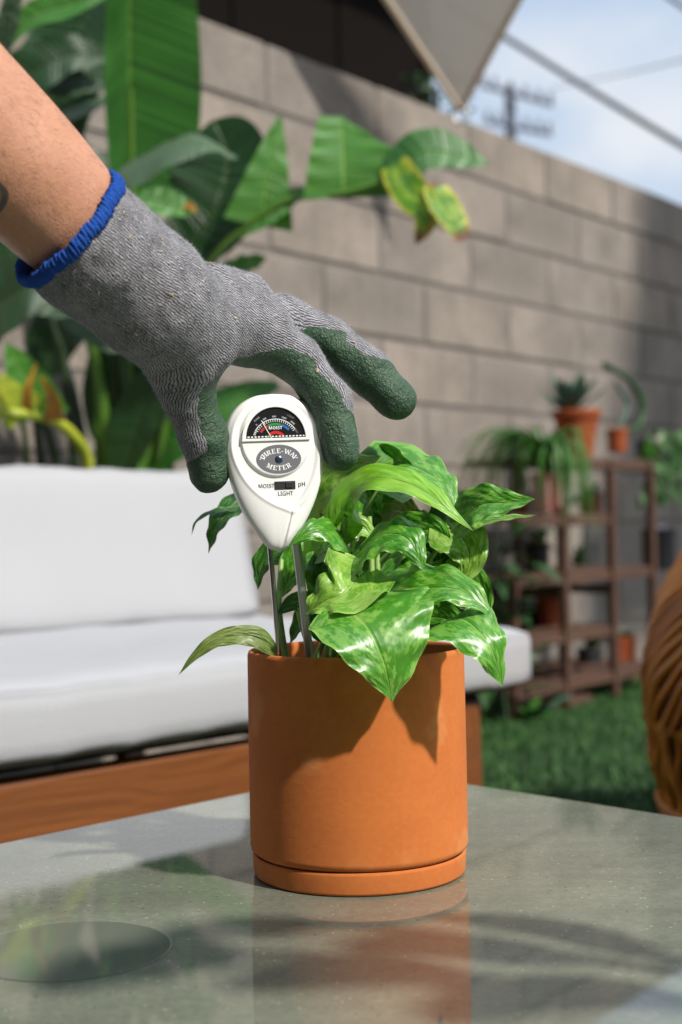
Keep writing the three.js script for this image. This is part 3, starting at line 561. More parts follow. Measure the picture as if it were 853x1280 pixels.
  const dial = new THREE.ShapeGeometry(hs(18.2 * mm, 19.0 * mm, 19.2 * mm), 48), du = dial.attributes.uv, dp = dial.attributes.position;
  for (let i = 0; i < du.count; i++) du.setXY(i, dp.getX(i) / (36.4 * mm) + 0.5, (dp.getY(i) - 19.2 * mm) / (19.0 * mm));
  dial.translate(0, 0, (PLAT + 0.25) * mm); obj('dial', dial, phys({ map: dt, roughness: 0.35, clearcoat: 0.4, clearcoatRoughness: 0.1 }), meter);
  const fs = hs(20.0 * mm, 20.9 * mm, 18.2 * mm); fs.holes.push(hs(18.0 * mm, 18.8 * mm, 19.3 * mm));
  obj('bezel', new THREE.ExtrudeGeometry(fs, { depth: 0.9 * mm, bevelEnabled: true, bevelSize: 0.25 * mm, bevelThickness: 0.3 * mm, bevelSegments: 3, curveSegments: 48 }).translate(0, 0, (PLAT - 0.05) * mm), M.white, meter);
  const nd = bar(V(-2.6, 19.6, 0).multiplyScalar(mm), V(-8.2, 30.2, 0).multiplyScalar(mm), 0.5 * mm, 0.3 * mm, 0.0001); obj('needle', nd.translate(0, 0, (PLAT + 0.6) * mm), std({ color: lin(0.85, 0.85, 0.85), roughness: 0.4 }), meter);
  // the grey oval badge
  const cb = document.createElement('canvas'); cb.width = 820; cb.height = 520; const k = cb.getContext('2d');
  k.fillStyle = '#6f7177'; k.fillRect(0, 0, 820, 520); k.fillStyle = '#f6f6f6'; k.textAlign = 'center'; k.textBaseline = 'middle';
  const bend = (s, rx, ry, a0, a1, sz, low) => { const n = s.length; for (let i = 0; i < n; i++) { const ws = [...s].map((ch) => (k.font = 'bold ' + sz + 'px serif', k.measureText(ch).width)), tot = ws.reduce((p, q) => p + q, 0) - ws[0] / 2 - ws[n - 1] / 2, cum = ws.slice(0, i).reduce((p, q) => p + q, 0) + ws[i] / 2 - ws[0] / 2, a = lerp(a0, a1, cum / tot), x = 410 + rx * Math.cos(a), y = 262 + ry * Math.sin(a); k.save(); k.translate(x, y); const t = Math.atan2(ry * Math.cos(a), -rx * Math.sin(a)); k.rotate(low ? t + Math.PI : t); k.font = 'bold ' + sz + 'px serif'; k.fillText(s[i], 0, 0); k.restore(); } };
  bend('THREE-WAY', 300, 152, Math.PI * 1.06, Math.PI * 1.94, 118, false); bend('METER', 262, 158, Math.PI * 0.73, Math.PI * 0.27, 118, true);
  const bt = new THREE.CanvasTexture(cb); bt.colorSpace = THREE.SRGBColorSpace;
  const bs = new THREE.Shape(); bs.absellipse(0, 0, 13.4 * mm, 8.6 * mm, 0, Math.PI * 2); const bg = new THREE.ShapeGeometry(bs, 64);
  { const u = bg.attributes.uv, p = bg.attributes.position; for (let i = 0; i < u.count; i++) u.setXY(i, p.getX(i) / (26.8 * mm) + 0.5, p.getY(i) / (17.2 * mm) + 0.5); }
  const badge = obj('badge', bg, phys({ map: bt, roughness: 0.4 }), meter); badge.position.set(1.2 * mm, 7.0 * mm, (PLAT + 0.15) * mm);
  const screw = obj('screw', lathe([[0, 0.5 * mm], [1.2 * mm, 0.45 * mm], [2.1 * mm, 0.2 * mm], [2.4 * mm, -0.1 * mm]], 24).rotateX(Math.PI / 2), std({ color: lin(0.10, 0.16, 0.24), metalness: 0.85, roughness: 0.25 }), badge);
  screw.position.set(0, -0.3 * mm, 0.1 * mm);
  obj('slot', moved(rbox(3.4 * mm, 0.6 * mm, 0.2 * mm, 0.00005, 1), 0, 0, 0.5 * mm).rotateZ(0.6), M.black, screw);
  const sw = obj('switch_slot', moved(rbox(12.4 * mm, 4.7 * mm, 1.0 * mm, 0.0002, 1), 4.4 * mm, -8.5 * mm, (FLOOR + 0.1) * mm), M.black, meter);
  obj('slider', moved(rbox(4.2 * mm, 3.3 * mm, 1.2 * mm, 0.0003, 1), 6.8 * mm, -8.5 * mm, (FLOOR + 0.7) * mm), std({ color: lin(0.03, 0.03, 0.032), roughness: 0.35 }), sw);
  const word = (s, x, y, sz) => { const t = new TextGeometry(s, { font, size: sz * mm, depth: 0.12 * mm, curveSegments: 4 }); t.computeBoundingBox(); t.translate(x * mm - t.boundingBox.max.x / 2, y * mm, (FLOOR + 0.12) * mm); obj('lettering', t, std({ color: lin(0.05, 0.05, 0.055), roughness: 0.6 }), meter); };
  word('MOIST', -6.8, -9.7, 2.35); word('pH', 14.3, -9.5, 2.6); word('LIGHT', 4.4, -14.6, 2.45);
  // the probes
  meter.updateMatrixWorld(true);
  const loc = (x, y, d) => meter.worldToLocal(P(x, y, d));
  const rod = (a, b, r, m) => obj('probe', tube([a, a.clone().lerp(b, 0.5), b], r, 8, 20), m, meter);
  rod(loc(336.5, 668, 0.868), loc(350, 830, 0.874), 0.00165, M.steel);
  rod(loc(370, 672, 0.872), loc(389, 836, 0.886), 0.0027, M.tin);
}

// ------------------------------------------------------------------ surface of a field (surface nets)
function nets(lo, hi, cell, f) {
  const nx = Math.ceil((hi.x - lo.x) / cell) + 1, ny = Math.ceil((hi.y - lo.y) / cell) + 1, nz = Math.ceil((hi.z - lo.z) / cell) + 1, F = new Float32Array(nx * ny * nz), id = new Int32Array(nx * ny * nz).fill(-1);
  const at = (i, j, k) => (k * ny + j) * nx + i, B = 4;
  for (let k = 0; k < nz; k += B) for (let j = 0; j < ny; j += B) for (let i = 0; i < nx; i += B) {   // skip blocks that lie far from the surface
    const m = f(lo.x + (i + 1.5) * cell, lo.y + (j + 1.5) * cell, lo.z + (k + 1.5) * cell), far = Math.abs(m) > cell * 7 + 0.012;
    for (let c = k; c < Math.min(k + B, nz); c++) for (let b = j; b < Math.min(j + B, ny); b++) for (let a = i; a < Math.min(i + B, nx); a++) F[at(a, b, c)] = far ? m : f(lo.x + a * cell, lo.y + b * cell, lo.z + c * cell);
  }
  const pos = [], idx = [], E = [[0, 1], [2, 3], [4, 5], [6, 7], [0, 2], [1, 3], [4, 6], [5, 7], [0, 4], [1, 5], [2, 6], [3, 7]];
  for (let k = 0; k < nz - 1; k++) for (let j = 0; j < ny - 1; j++) for (let i = 0; i < nx - 1; i++) {
    const v = []; let mask = 0; for (let c = 0; c < 8; c++) { const x = F[at(i + (c & 1), j + ((c >> 1) & 1), k + (c >> 2))]; v.push(x); if (x < 0) mask |= 1 << c; }
    if (mask === 0 || mask === 255) continue;
    let x = 0, y = 0, z = 0, n = 0;
    for (const [a, b] of E) if ((v[a] < 0) !== (v[b] < 0)) { const t = v[a] / (v[a] - v[b]); x += lerp(a & 1, b & 1, t); y += lerp((a >> 1) & 1, (b >> 1) & 1, t); z += lerp(a >> 2, b >> 2, t); n++; }
    id[at(i, j, k)] = pos.length / 3; pos.push(lo.x + (i + x / n) * cell, lo.y + (j + y / n) * cell, lo.z + (k + z / n) * cell);
  }
  for (let k = 1; k < nz - 1; k++) for (let j = 1; j < ny - 1; j++) for (let i = 1; i < nx - 1; i++) {
    const s = F[at(i, j, k)] < 0;
    const quad = (a, b, c, d, flip) => { if (a < 0 || b < 0 || c < 0 || d < 0) return; if (flip) idx.push(a, c, b, a, d, c); else idx.push(a, b, c, a, c, d); };
    if (s !== F[at(i + 1, j, k)] < 0) quad(id[at(i, j - 1, k - 1)], id[at(i, j, k - 1)], id[at(i, j, k)], id[at(i, j - 1, k)], !s);
    if (s !== F[at(i, j + 1, k)] < 0) quad(id[at(i - 1, j, k - 1)], id[at(i, j, k - 1)], id[at(i, j, k)], id[at(i - 1, j, k)], s);
    if (s !== F[at(i, j, k + 1)] < 0) quad(id[at(i - 1, j - 1, k)], id[at(i, j - 1, k)], id[at(i, j, k)], id[at(i - 1, j, k)], !s);
  }
  return { pos, idx };
}

// ------------------------------------------------------------------ the person: forearm, gloved hand
{
  const O = P(85, 282, 0.765), person = thing('person', 'bare forearm with a tattoo and a grey knitted glove holding the soil meter', 'person', O);
  const J = (x, y, d) => P(x, y, d).sub(O);
  // --- bones: name, a, b, ra, rb, chain
  const px = (r, d) => r / FOC * d;
  const chains = {
    palm: [[[36, 240, .752], [120, 316, .775], 90, 80], [[120, 316, .775], [190, 372, .80], 78, 76], [[190, 372, .80], [236, 404, .825], 72, 58], [[236, 404, .825], [322, 412, .862], 54, 36], [[236, 396, .83], [362, 408, .90], 50, 31], [[236, 396, .84], [352, 404, .925], 46, 28], [[230, 396, .85], [330, 402, .945], 44, 26], [[258, 366, .84], [304, 374, .868], 38, 34], [[205, 384, .80], [236, 440, .825], 56, 44]],
    thumb: [[[212, 424, .82], [232, 486, .838], 44, 34], [[232, 486, .838], [254, 548, .852], 33, 27], [[254, 548, .852], [262, 590, .858], 27.5, 24]],
    index: [[[318, 420, .862], [372, 448, .868], 34, 29], [[372, 448, .868], [412, 500, .866], 28.5, 25.5], [[412, 500, .866], [427, 566, .862], 26, 22.5]],
    middle: [[[352, 408, .90], [408, 424, .905], 31, 28], [[408, 424, .905], [462, 464, .902], 27, 26.5], [[462, 464, .902], [497, 500, .898], 26.5, 23.5]],
    ring: [[[340, 404, .925], [402, 422, .945], 26, 24], [[402, 422, .945], [436, 444, .955], 23, 21], [[436, 444, .955], [460, 466, .955], 21, 18]],
    pinky: [[[322, 402, .945], [366, 414, .968], 23, 21], [[366, 414, .968], [392, 430, .975], 20, 18], [[392, 430, .975], [410, 448, .975], 18, 16]],
  };
  const bones = []; const NH = inCam(0.05, 0.35, 0.93);
  for (const [ch, list] of Object.entries(chains)) list.forEach(([a, b, ra, rb], i) => {
    const A = J(...a), B = J(...b), T = B.clone().sub(A), len = T.length(); T.normalize();
    bones.push({ ch, i, A, B, T, len, ra: px(ra, a[2]), rb: px(rb, b[2]), S: T.clone().cross(NH).normalize() }); const bb = bones[bones.length - 1], cz = inCam(0, 0.05, 1); bb.N = cz.sub(T.clone().multiplyScalar(cz.dot(T))).normalize(); bb.S = T.clone().cross(bb.N).normalize(); bb.R = (bb.ra + bb.rb) / 2;
  });
  const main = bones[1], mu = (p) => p.clone().sub(main.A).dot(main.S), mv = (p) => p.clone().sub(main.A).dot(main.T);
  for (const b of bones) { if (b.ch === 'palm') { b.u0 = mu(b.A); b.v0 = mv(b.A); } }
  for (const ch of ['thumb', 'index', 'middle', 'ring', 'pinky']) { let u = null, v = null; for (const b of bones.filter((q) => q.ch === ch)) { b.u0 = u ?? mu(b.A); b.v0 = v ?? mv(b.A); u = b.u0; v = b.v0 + b.len; } }
  const cap = (b, x, y, z) => { const dx = x - b.A.x, dy = y - b.A.y, dz = z - b.A.z, t = clamp((dx * b.T.x + dy * b.T.y + dz * b.T.z) / b.len), qx = dx - b.T.x * t * b.len, qy = dy - b.T.y * t * b.len, qz = dz - b.T.z * t * b.len; return Math.sqrt(qx * qx + qy * qy + qz * qz) - lerp(b.ra, b.rb, t); };
  const smin = (a, b, k) => { const h = Math.max(k - Math.abs(a - b), 0) / k; return Math.min(a, b) - h * h * k * 0.25; };
  const order = ['thumb', 'index', 'middle', 'ring', 'pinky'], groups = order.map((c) => bones.filter((b) => b.ch === c)), palm = bones.filter((b) => b.ch === 'palm');
  const field = (x, y, z) => {
    let d = 1; for (const b of palm) d = smin(d, cap(b, x, y, z), 0.012);
    let fing = 1; const f = groups.map((g) => { let m = 1; for (const b of g) m = smin(m, cap(b, x, y, z), 0.006); return m; });
    for (const m of f) fing = smin(fing, m, 0.0022);
    d = smin(d, fing, 0.011);
    const wr = 0.0011 * Math.sin(900 * (x * 0.55 + y * 0.2 + z * 0.1) + 5 * n3(x * 40 + 50, y * 40 + 50, z * 40 + 50, 21)) * smooth(0.02, -0.03, y + 0.06 - 0.0 * x);
    return d + 0.0018 * (n3(x * 55 + 50, y * 55 + 50, z * 55 + 50, 11) - 0.5) + 0.0014 * (n3(x * 150 + 50, y * 150 + 50, z * 150 + 50, 14) - 0.5);
  };
  const lo = V(1, 1, 1), hi = V(-1, -1, -1); for (const b of bones) for (const [q, r] of [[b.A, b.ra], [b.B, b.rb]]) { lo.min(q.clone().subScalar(r + 0.008)); hi.max(q.clone().addScalar(r + 0.008)); }
  const { pos, idx } = nets(lo, hi, 0.0021, field);
  // cut away what lies behind the cuff: open end for the arm
  const cuffT = bones[0].T, cuffAt = J(88, 284, .765);
  const nV = pos.length / 3, U = new Float32Array(nV), Vv = new Float32Array(nV), Gt = new Float32Array(nV), Nn = new Float32Array(nV * 3), cut = new Float32Array(nV);
  const Q = { thumb: J(350, 545, .83), index: J(325, 585, .80), middle: J(425, 640, .82), ring: J(400, 560, .9), pinky: J(370, 560, .92), palm: J(315, 560, .87) };
  for (let i = 0; i < nV; i++) {
    const x = pos[3 * i], y = pos[3 * i + 1], z = pos[3 * i + 2], e = 0.0012;
    const n = V(field(x + e, y, z) - field(x - e, y, z), field(x, y + e, z) - field(x, y - e, z), field(x, y, z + e) - field(x, y, z - e)).normalize();
    Nn.set([n.x, n.y, n.z], 3 * i);
    let w = 0, u = 0, v = 0, g = 0; const p = V(x, y, z);
    for (const b of bones) {
      const k = Math.exp(-Math.max(-0.006, cap(b, x, y, z)) / 0.0065) + 1e-12, r = p.clone().sub(b.A), al = r.dot(b.T);
      w += k; u += k * (b.ch === 'palm' && b.i > 2 ? mu(p) : (b.ch === 'palm' ? 0 : b.u0) + b.R * Math.atan2(r.dot(b.S), r.dot(b.N) + 0.15 * b.R)); v += k * (b.v0 + al);
      const face = n.dot(Q[b.ch].clone().sub(p).normalize());
      let gg = face - (b.ch === 'palm' ? 0.62 : b.ch === 'thumb' ? 0.42 : b.ch === 'index' ? 0.30 : 0.12);
      if (b.ch !== 'palm' && b.i === 2) gg = Math.max(gg, (al / b.len - (b.ch === 'thumb' ? 0.15 : b.ch === 'index' ? 0.12 : 0.0)) * 1.6);
      if (b.ch === 'palm' && b.i < 3) gg = -1;
      g += k * gg;
    }
    U[i] = u / w; Vv[i] = v / w; Gt[i] = g / w + 0.14 * (n3(x * 130 + 50, y * 130 + 50, z * 130 + 50, 33) - 0.5) + 0.06 * (n3(x * 500 + 50, y * 500 + 50, z * 500 + 50, 35) - 0.5);
    cut[i] = p.clone().sub(cuffAt).dot(cuffT);
  }
  // sort the faces into knit and coating, cutting along the border
  const out = { knit: { p: [], n: [], uv: [] }, coat: { p: [], n: [], uv: [] } };
  const vert = (i) => ({ p: [pos[3 * i], pos[3 * i + 1], pos[3 * i + 2]], n: [Nn[3 * i], Nn[3 * i + 1], Nn[3 * i + 2]], uv: [U[i], Vv[i]], g: Gt[i], c: cut[i] });
  const mixv = (a, b, t) => ({ p: mix3(a.p, b.p, t), n: mix3(a.n, b.n, t), uv: [lerp(a.uv[0], b.uv[0], t), lerp(a.uv[1], b.uv[1], t)], g: lerp(a.g, b.g, t), c: lerp(a.c, b.c, t) });
  const clip = (poly, key, sign) => { const r = []; for (let i = 0; i < poly.length; i++) { const a = poly[i], b = poly[(i + 1) % poly.length], A = a[key] * sign, B = b[key] * sign; if (A >= 0) r.push(a); if ((A >= 0) !== (B >= 0)) r.push(mixv(a, b, A / (A - B))); } return r; };
  const emit = (poly, o, lift) => { for (let i = 1; i + 1 < poly.length; i++) for (const q of [poly[0], poly[i], poly[i + 1]]) { const h = lift ? 0.0007 * smooth(0, 0.10, q.g) : 0; o.p.push(q.p[0] + q.n[0] * h, q.p[1] + q.n[1] * h, q.p[2] + q.n[2] * h); o.n.push(...q.n); o.uv.push(...q.uv); } };
  for (let i = 0; i < idx.length; i += 3) {
    let t = clip([vert(idx[i]), vert(idx[i + 1]), vert(idx[i + 2])], 'c', 1); if (t.length < 3) continue;
    const a = clip(t, 'g', 1), b = clip(t, 'g', -1); if (a.length > 2) emit(a, out.coat, true); if (b.length > 2) emit(b, out.knit, false);
  }
  const toGeo = (o) => { const g = new THREE.BufferGeometry(); g.setAttribute('position', new THREE.Float32BufferAttribute(o.p, 3)); g.setAttribute('normal', new THREE.Float32BufferAttribute(o.n, 3)); g.setAttribute('uv', new THREE.Float32BufferAttribute(o.uv, 2)); return g; };
  // knitted cloth: ribs 1.35 mm apart, heather yarn with dark thread between
  const RIB = 16, TILE = RIB * 0.00125, knitFn = (u, v) => { const w = (fbm(u, v, 9, 9, 4, 700) - 0.5) * 1.3 / RIB, x = mod((u + w) * RIB, 1), r = Math.sin(Math.PI * x), st = 0.5 + 0.5 * Math.sin((v * 26 + Math.abs(x - 0.5) * 0.9) * 2 * Math.PI); return [r, st]; };
  const knitMap = tex(1024, 1024, (u, v) => {
    const [r, st] = knitFn(u, v), h = fbm(u, v, 90, 60, 3, 710), big = fbm(u, v, 4, 4, 4, 715), k = smooth(0.12, 0.85, r) * (0.8 + 0.2 * st);
    const y = 0.65 + 0.36 * (h - 0.5) + 0.34 * (big - 0.5) + 0.25 * smooth(0.66, 0.8, fbm(u, v, 50, 50, 2, 719));
    return mix3([0.19, 0.185, 0.195], [y * 0.985, y * 0.985, y * 1.02], clamp(k * (0.75 + 0.5 * fbm(u, v, 40, 40, 2, 718))));
  });
  const knitBump = tex(1024, 1024, (u, v) => { const [r, st] = knitFn(u, v); return 0.72 * Math.sqrt(r) + 0.14 * st * r + 0.2 * fbm(u, v, 120, 90, 2, 720); }, false);
  M.knit = phys({ map: rep(knitMap, 1 / TILE), bumpMap: rep(knitBump, 1 / TILE), bumpScale: 0.0009, roughness: 1, sheen: 0.5, sheenRoughness: 0.6, sheenColor: lin(0.5, 0.5, 0.55) });
  const crinkle = tex(512, 512, (u, v) => { const a = Math.abs(fbm(u, v, 14, 14, 3, 730) - 0.5), b = Math.abs(fbm(u, v, 30, 30, 3, 735) - 0.5); return 0.55 * Math.sqrt(a * 2) + 0.45 * Math.sqrt(b * 2); }, false);
  const coatMap = tex(512, 512, (u, v) => { const a = fbm(u, v, 6, 6, 4, 740), b = Math.abs(fbm(u, v, 22, 22, 3, 735) - 0.5) * 2; return mix3([0.15, 0.27, 0.19], [0.36, 0.44, 0.34], clamp(0.35 * a + 0.5 * b + 0.25 * smooth(0.5, 0.75, fbm(u, v, 5, 5, 4, 745)))); });
  M.coat = phys({ map: rep(coatMap, 28), bumpMap: rep(crinkle, 28), bumpScale: 0.0011, roughness: 0.55 });
  const glove = obj('glove', toGeo(out.knit), M.knit, person);
  obj('coating', toGeo(out.coat), M.coat, glove);
  { // loose fibres of the yarn and bits of straw caught in it
    const K = out.knit.p, nT = K.length / 9, pick = () => { const t = Math.floor(rnd() * nT) * 9, a = Math.sqrt(rnd()), b = rnd(), f = (o, arr) => arr[t + o] * (1 - a) + arr[t + 3 + o] * a * (1 - b) + arr[t + 6 + o] * a * b; return [V(f(0, K), f(1, K), f(2, K)), V(f(0, out.knit.n), f(1, out.knit.n), f(2, out.knit.n)).normalize()]; };
    const hair = new THREE.ConeGeometry(0.00004, 1, 3, 1).translate(0, 0.5, 0), NH2 = 42000, im = new THREE.InstancedMesh(hair, std({ color: lin(0.52, 0.52, 0.55), roughness: 1 }), NH2), m = new THREE.Matrix4(), q = new THREE.Quaternion();
    for (let i = 0; i < NH2; i++) { const [p, n] = pick(), d = n.clone().add(V(rr(-1, 1), rr(-1, 1), rr(-1, 1)).multiplyScalar(0.9)).normalize(); q.setFromUnitVectors(V(0, 1, 0), d); m.compose(p, q, V(1, rr(0.0008, 0.0026), 1)); im.setMatrixAt(i, m); }
    im.name = 'yarn_fuzz'; im.userData.kind = 'stuff'; shade(im); glove.add(im);
    const bits = []; let tries = 0;
    while (bits.length < 26 && tries++ < 4000) { const [p, n] = pick(); if (n.dot(inCam(0.1, 0.3, 1)) < 0.35) continue; const b = rbox(rr(0.0006, 0.0013), rr(0.0012, 0.0032), rr(0.0004, 0.0008), 0.0002, 1); q.setFromUnitVectors(V(0, 0, 1), n); b.rotateZ(rr(0, 3.1)); b.applyQuaternion(q); b.translate(p.x + n.x * 0.0004, p.y + n.y * 0.0004, p.z + n.z * 0.0004); bits.push(b); }
    obj('straw_bits', bits, std({ color: lin(0.48, 0.39, 0.26), roughness: 0.9 }), glove).userData.kind = 'stuff';
  }
  // --- the cuff: blue overlocked edge round the open end
  const e1 = cuffT.clone().cross(NH).normalize(), e2 = e1.clone().cross(cuffT).normalize(), RW = [];
  const rim = (a) => { let lo2 = 0, hi2 = 0.08; const d = e1.clone().multiplyScalar(Math.cos(a)).addScaledVector(e2, Math.sin(a)), c = cuffAt.clone().addScaledVector(cuffT, 0.001); for (let i = 0; i < 16; i++) { const m = (lo2 + hi2) / 2, q = c.clone().addScaledVector(d, m); if (field(q.x, q.y, q.z) < 0) lo2 = m; else hi2 = m; } return { d, r: lo2, c }; };
  const NS = 420, cuffPos = [], cuffUv = [], cuffIdx = [];
  for (let i = 0; i <= NS; i++) {
    const a = i / NS * 2 * Math.PI, { d, r, c } = rim(a), wob = 0.0005 * Math.sin(a * 9) + 0.0003 * Math.sin(a * 23);
    for (let j = 0; j <= 12; j++) { const b = j / 12 * 2 * Math.PI, bump = 1 + 0.13 * Math.sin(a * 95 + b * 2) + 0.08 * Math.sin(a * 61 - b), q = c.clone().addScaledVector(d, r + 0.0006 + 0.0024 * Math.cos(b) * bump).addScaledVector(cuffT, wob - 0.0008 + 0.0042 * Math.sin(b) * bump); cuffPos.push(q.x, q.y, q.z); cuffUv.push(a * 0.04, b * 0.003); }
  }
  for (let i = 0; i < NS; i++) for (let j = 0; j < 12; j++) { const a = i * 13 + j, b = a + 13; cuffIdx.push(a, a + 1, b, b, a + 1, b + 1); }
  const cg = new THREE.BufferGeometry(); cg.setAttribute('position', new THREE.Float32BufferAttribute(cuffPos, 3)); cg.setAttribute('uv', new THREE.Float32BufferAttribute(cuffUv, 2)); cg.setIndex(cuffIdx); cg.computeVertexNormals();
  const blueT = tex(256, 256, (u, v) => mix3([0.05, 0.27, 0.66], [0.20, 0.50, 0.95], clamp(0.4 * fbm(u, v, 30, 30, 3, 750) + 0.5 * Math.pow(0.5 + 0.5 * Math.sin((u * 14 + v * 8) * 2 * Math.PI), 2))));
  const trim = obj('cuff_trim', cg, std({ map: rep(blueT, 90, 90), roughness: 0.95, bumpMap: rep(tex(256, 256, (u, v) => 0.5 + 0.5 * Math.sin((u * 14 + v * 8) * 2 * Math.PI), false), 90, 90), bumpScale: 0.0008 }), glove);
  // --- the forearm
  const axis = new THREE.CatmullRomCurve3([J(150, 332, .785), J(91, 277, .765), J(30, 216, .745), J(-60, 136, .72), J(-190, 20, .68), J(-330, -100, .63)], false, 'centripetal');
  const sp = [], suv = [], sc = [], si = [], NL = 150, NC = 120, tatC = J(-14, 246, .70);
  for (let i = 0; i <= NL; i++) {
    const t = i / NL, q = axis.getPointAt(t), T = axis.getTangentAt(t), a1 = T.clone().cross(NH).normalize(), a2 = a1.clone().cross(T).normalize();
    const r = lerp(0.0318, 0.0425, smooth(0.05, 0.62, t)) * (1 - 0.9 * Math.pow(Math.max(0, (t - 0.94) / 0.06), 2) * 0.98);
    for (let j = 0; j <= NC; j++) {
      const a = j / NC * 2 * Math.PI, k = r * (1 + 0.03 * Math.cos(2 * a + 0.6) + 0.012 * (n3(Math.cos(a) * 2 + 9, Math.sin(a) * 2 + 9, t * 9, 61) - 0.5));
      const p = q.clone().addScaledVector(a1, k * Math.cos(a)).addScaledVector(a2, k * 0.92 * Math.sin(a)); sp.push(p.x, p.y, p.z); suv.push(a * 0.04, t * 0.45);
    }
  }
  for (let i = 0; i < NL; i++) for (let j = 0; j < NC; j++) { const a = i * (NC + 1) + j, b = a + NC + 1; si.push(a, b, a + 1, a + 1, b, b + 1); }
  const ag = new THREE.BufferGeometry(); ag.setAttribute('position', new THREE.Float32BufferAttribute(sp, 3)); ag.setAttribute('uv', new THREE.Float32BufferAttribute(suv, 2)); ag.setIndex(si); ag.computeVertexNormals();
  M.skin = phys({ map: rep(tex(512, 512, (u, v) => { const a = fbm(u, v, 5, 5, 4, 760), b = fbm(u, v, 70, 70, 2, 765), f = smooth(0.80, 0.9, fbm(u, v, 34, 34, 1, 768)); return mix3(mix3([0.71, 0.495, 0.385], [0.81, 0.60, 0.48], 0.85 * a + 0.3 * b - 0.08), [0.60, 0.38, 0.28], f * 0.2); }), 9), roughness: 0.46, bumpMap: rep(tex(512, 512, (u, v) => { const a = Math.abs(fbm(u, v, 60, 60, 2, 770) - 0.5); return Math.sqrt(a * 2) * 0.7 + 0.3 * fbm(u, v, 150, 150, 1, 772); }, false), 14), bumpScale: 0.00035, sheen: 0.15, sheenColor: lin(0.9, 0.6, 0.5) });
  const arm = obj('forearm', ag, M.skin, person);
  { // fine hairs along the forearm
    const hair = new THREE.ConeGeometry(0.00005, 1, 3, 1).translate(0, 0.5, 0), N = 2600, im = new THREE.InstancedMesh(hair, std({ color: lin(0.10, 0.055, 0.03), roughness: 0.6 }), N), m = new THREE.Matrix4(), q = new THREE.Quaternion(), an = ag.attributes.normal;
    for (let i = 0; i < N; i++) { const r = Math.floor(rr(0.16, 0.8) * NL), k = r * (NC + 1) + Math.floor(rnd() * NC), p = V(sp[3 * k] + rr(-.001, .001), sp[3 * k + 1] + rr(-.001, .001), sp[3 * k + 2]), n = V(an.getX(k), an.getY(k), an.getZ(k)), d = axis.getTangentAt(r / NL).multiplyScalar(-1).add(n.multiplyScalar(0.22)).add(V(rr(-.4, .4), rr(-.4, .4), rr(-.4, .4))).normalize(); q.setFromUnitVectors(V(0, 1, 0), d); m.compose(p, q, V(1, rr(0.003, 0.007), 1)); im.setMatrixAt(i, m); }
    im.name = 'arm_hair'; im.userData.kind = 'stuff'; shade(im); arm.add(im);
  }
  { // ring tattoo: dark bands that lie on the skin
    const nAt = ag.attributes.normal; let best = 0, bd = 1e9; const want = ray(-19, 243), ro = CAM.clone().sub(O);
    for (let i = 0; i < sp.length / 3; i++) { const p = V(sp[3 * i], sp[3 * i + 1], sp[3 * i + 2]).sub(ro), t = p.dot(want) / want.lengthSq(), d = p.clone().addScaledVector(want, -t).length(); if (d < bd + 0.0 && V(nAt.getX(i), nAt.getY(i), nAt.getZ(i)).dot(want) < 0) { bd = d; best = i; } }
    const bi = Math.floor(best / (NC + 1)), bj = best % (NC + 1), P0 = V(sp[3 * best], sp[3 * best + 1], sp[3 * best + 2]);
    const skinAt = (fi, fj) => { const i = Math.floor(fi), j = Math.floor(fj), u = fi - i, v = fj - j, g = (a, b) => { const k = a * (NC + 1) + mod(b, NC); return V(sp[3 * k], sp[3 * k + 1], sp[3 * k + 2]); }; return g(i, j).lerp(g(i + 1, j), u).lerp(g(i, j + 1).lerp(g(i + 1, j + 1), u), v); };
    const li = skinAt(bi + 1, bj).distanceTo(P0), lj = skinAt(bi, bj + 1).distanceTo(P0), ax = axis.getPointAt(bi / NL);
    const band = (r0, r1, n = 90) => { const p = [], ix = []; for (let i = 0; i <= n; i++) for (let k = 0; k < 4; k++) { const a = i / n * 2 * Math.PI, r = lerp(r0, r1, k / 3) * (1 + 0.03 * Math.sin(a * 5)), q = skinAt(bi + 0.001 + Math.cos(a) * r / li, bj + 0.001 + Math.sin(a) * r / lj), o = q.clone().sub(ax).normalize(); p.push(q.x + o.x * 0.00025, q.y + o.y * 0.00025, q.z + o.z * 0.00025); } for (let i = 0; i < n; i++) for (let k = 0; k < 3; k++) { const a = i * 4 + k, b = a + 4; ix.push(a, a + 1, b, b, a + 1, b + 1); } const g = new THREE.BufferGeometry(); g.setAttribute('position', new THREE.Float32BufferAttribute(p, 3)); g.setIndex(ix); g.computeVertexNormals(); return boxUV(g); };
    obj('tattoo', [band(0.0078, 0.0108), band(0.0052, 0.0066), band(0.0016, 0.0036)], std({ color: lin(0.085, 0.07, 0.062), roughness: 0.5, side: THREE.DoubleSide }), arm);
  }
}

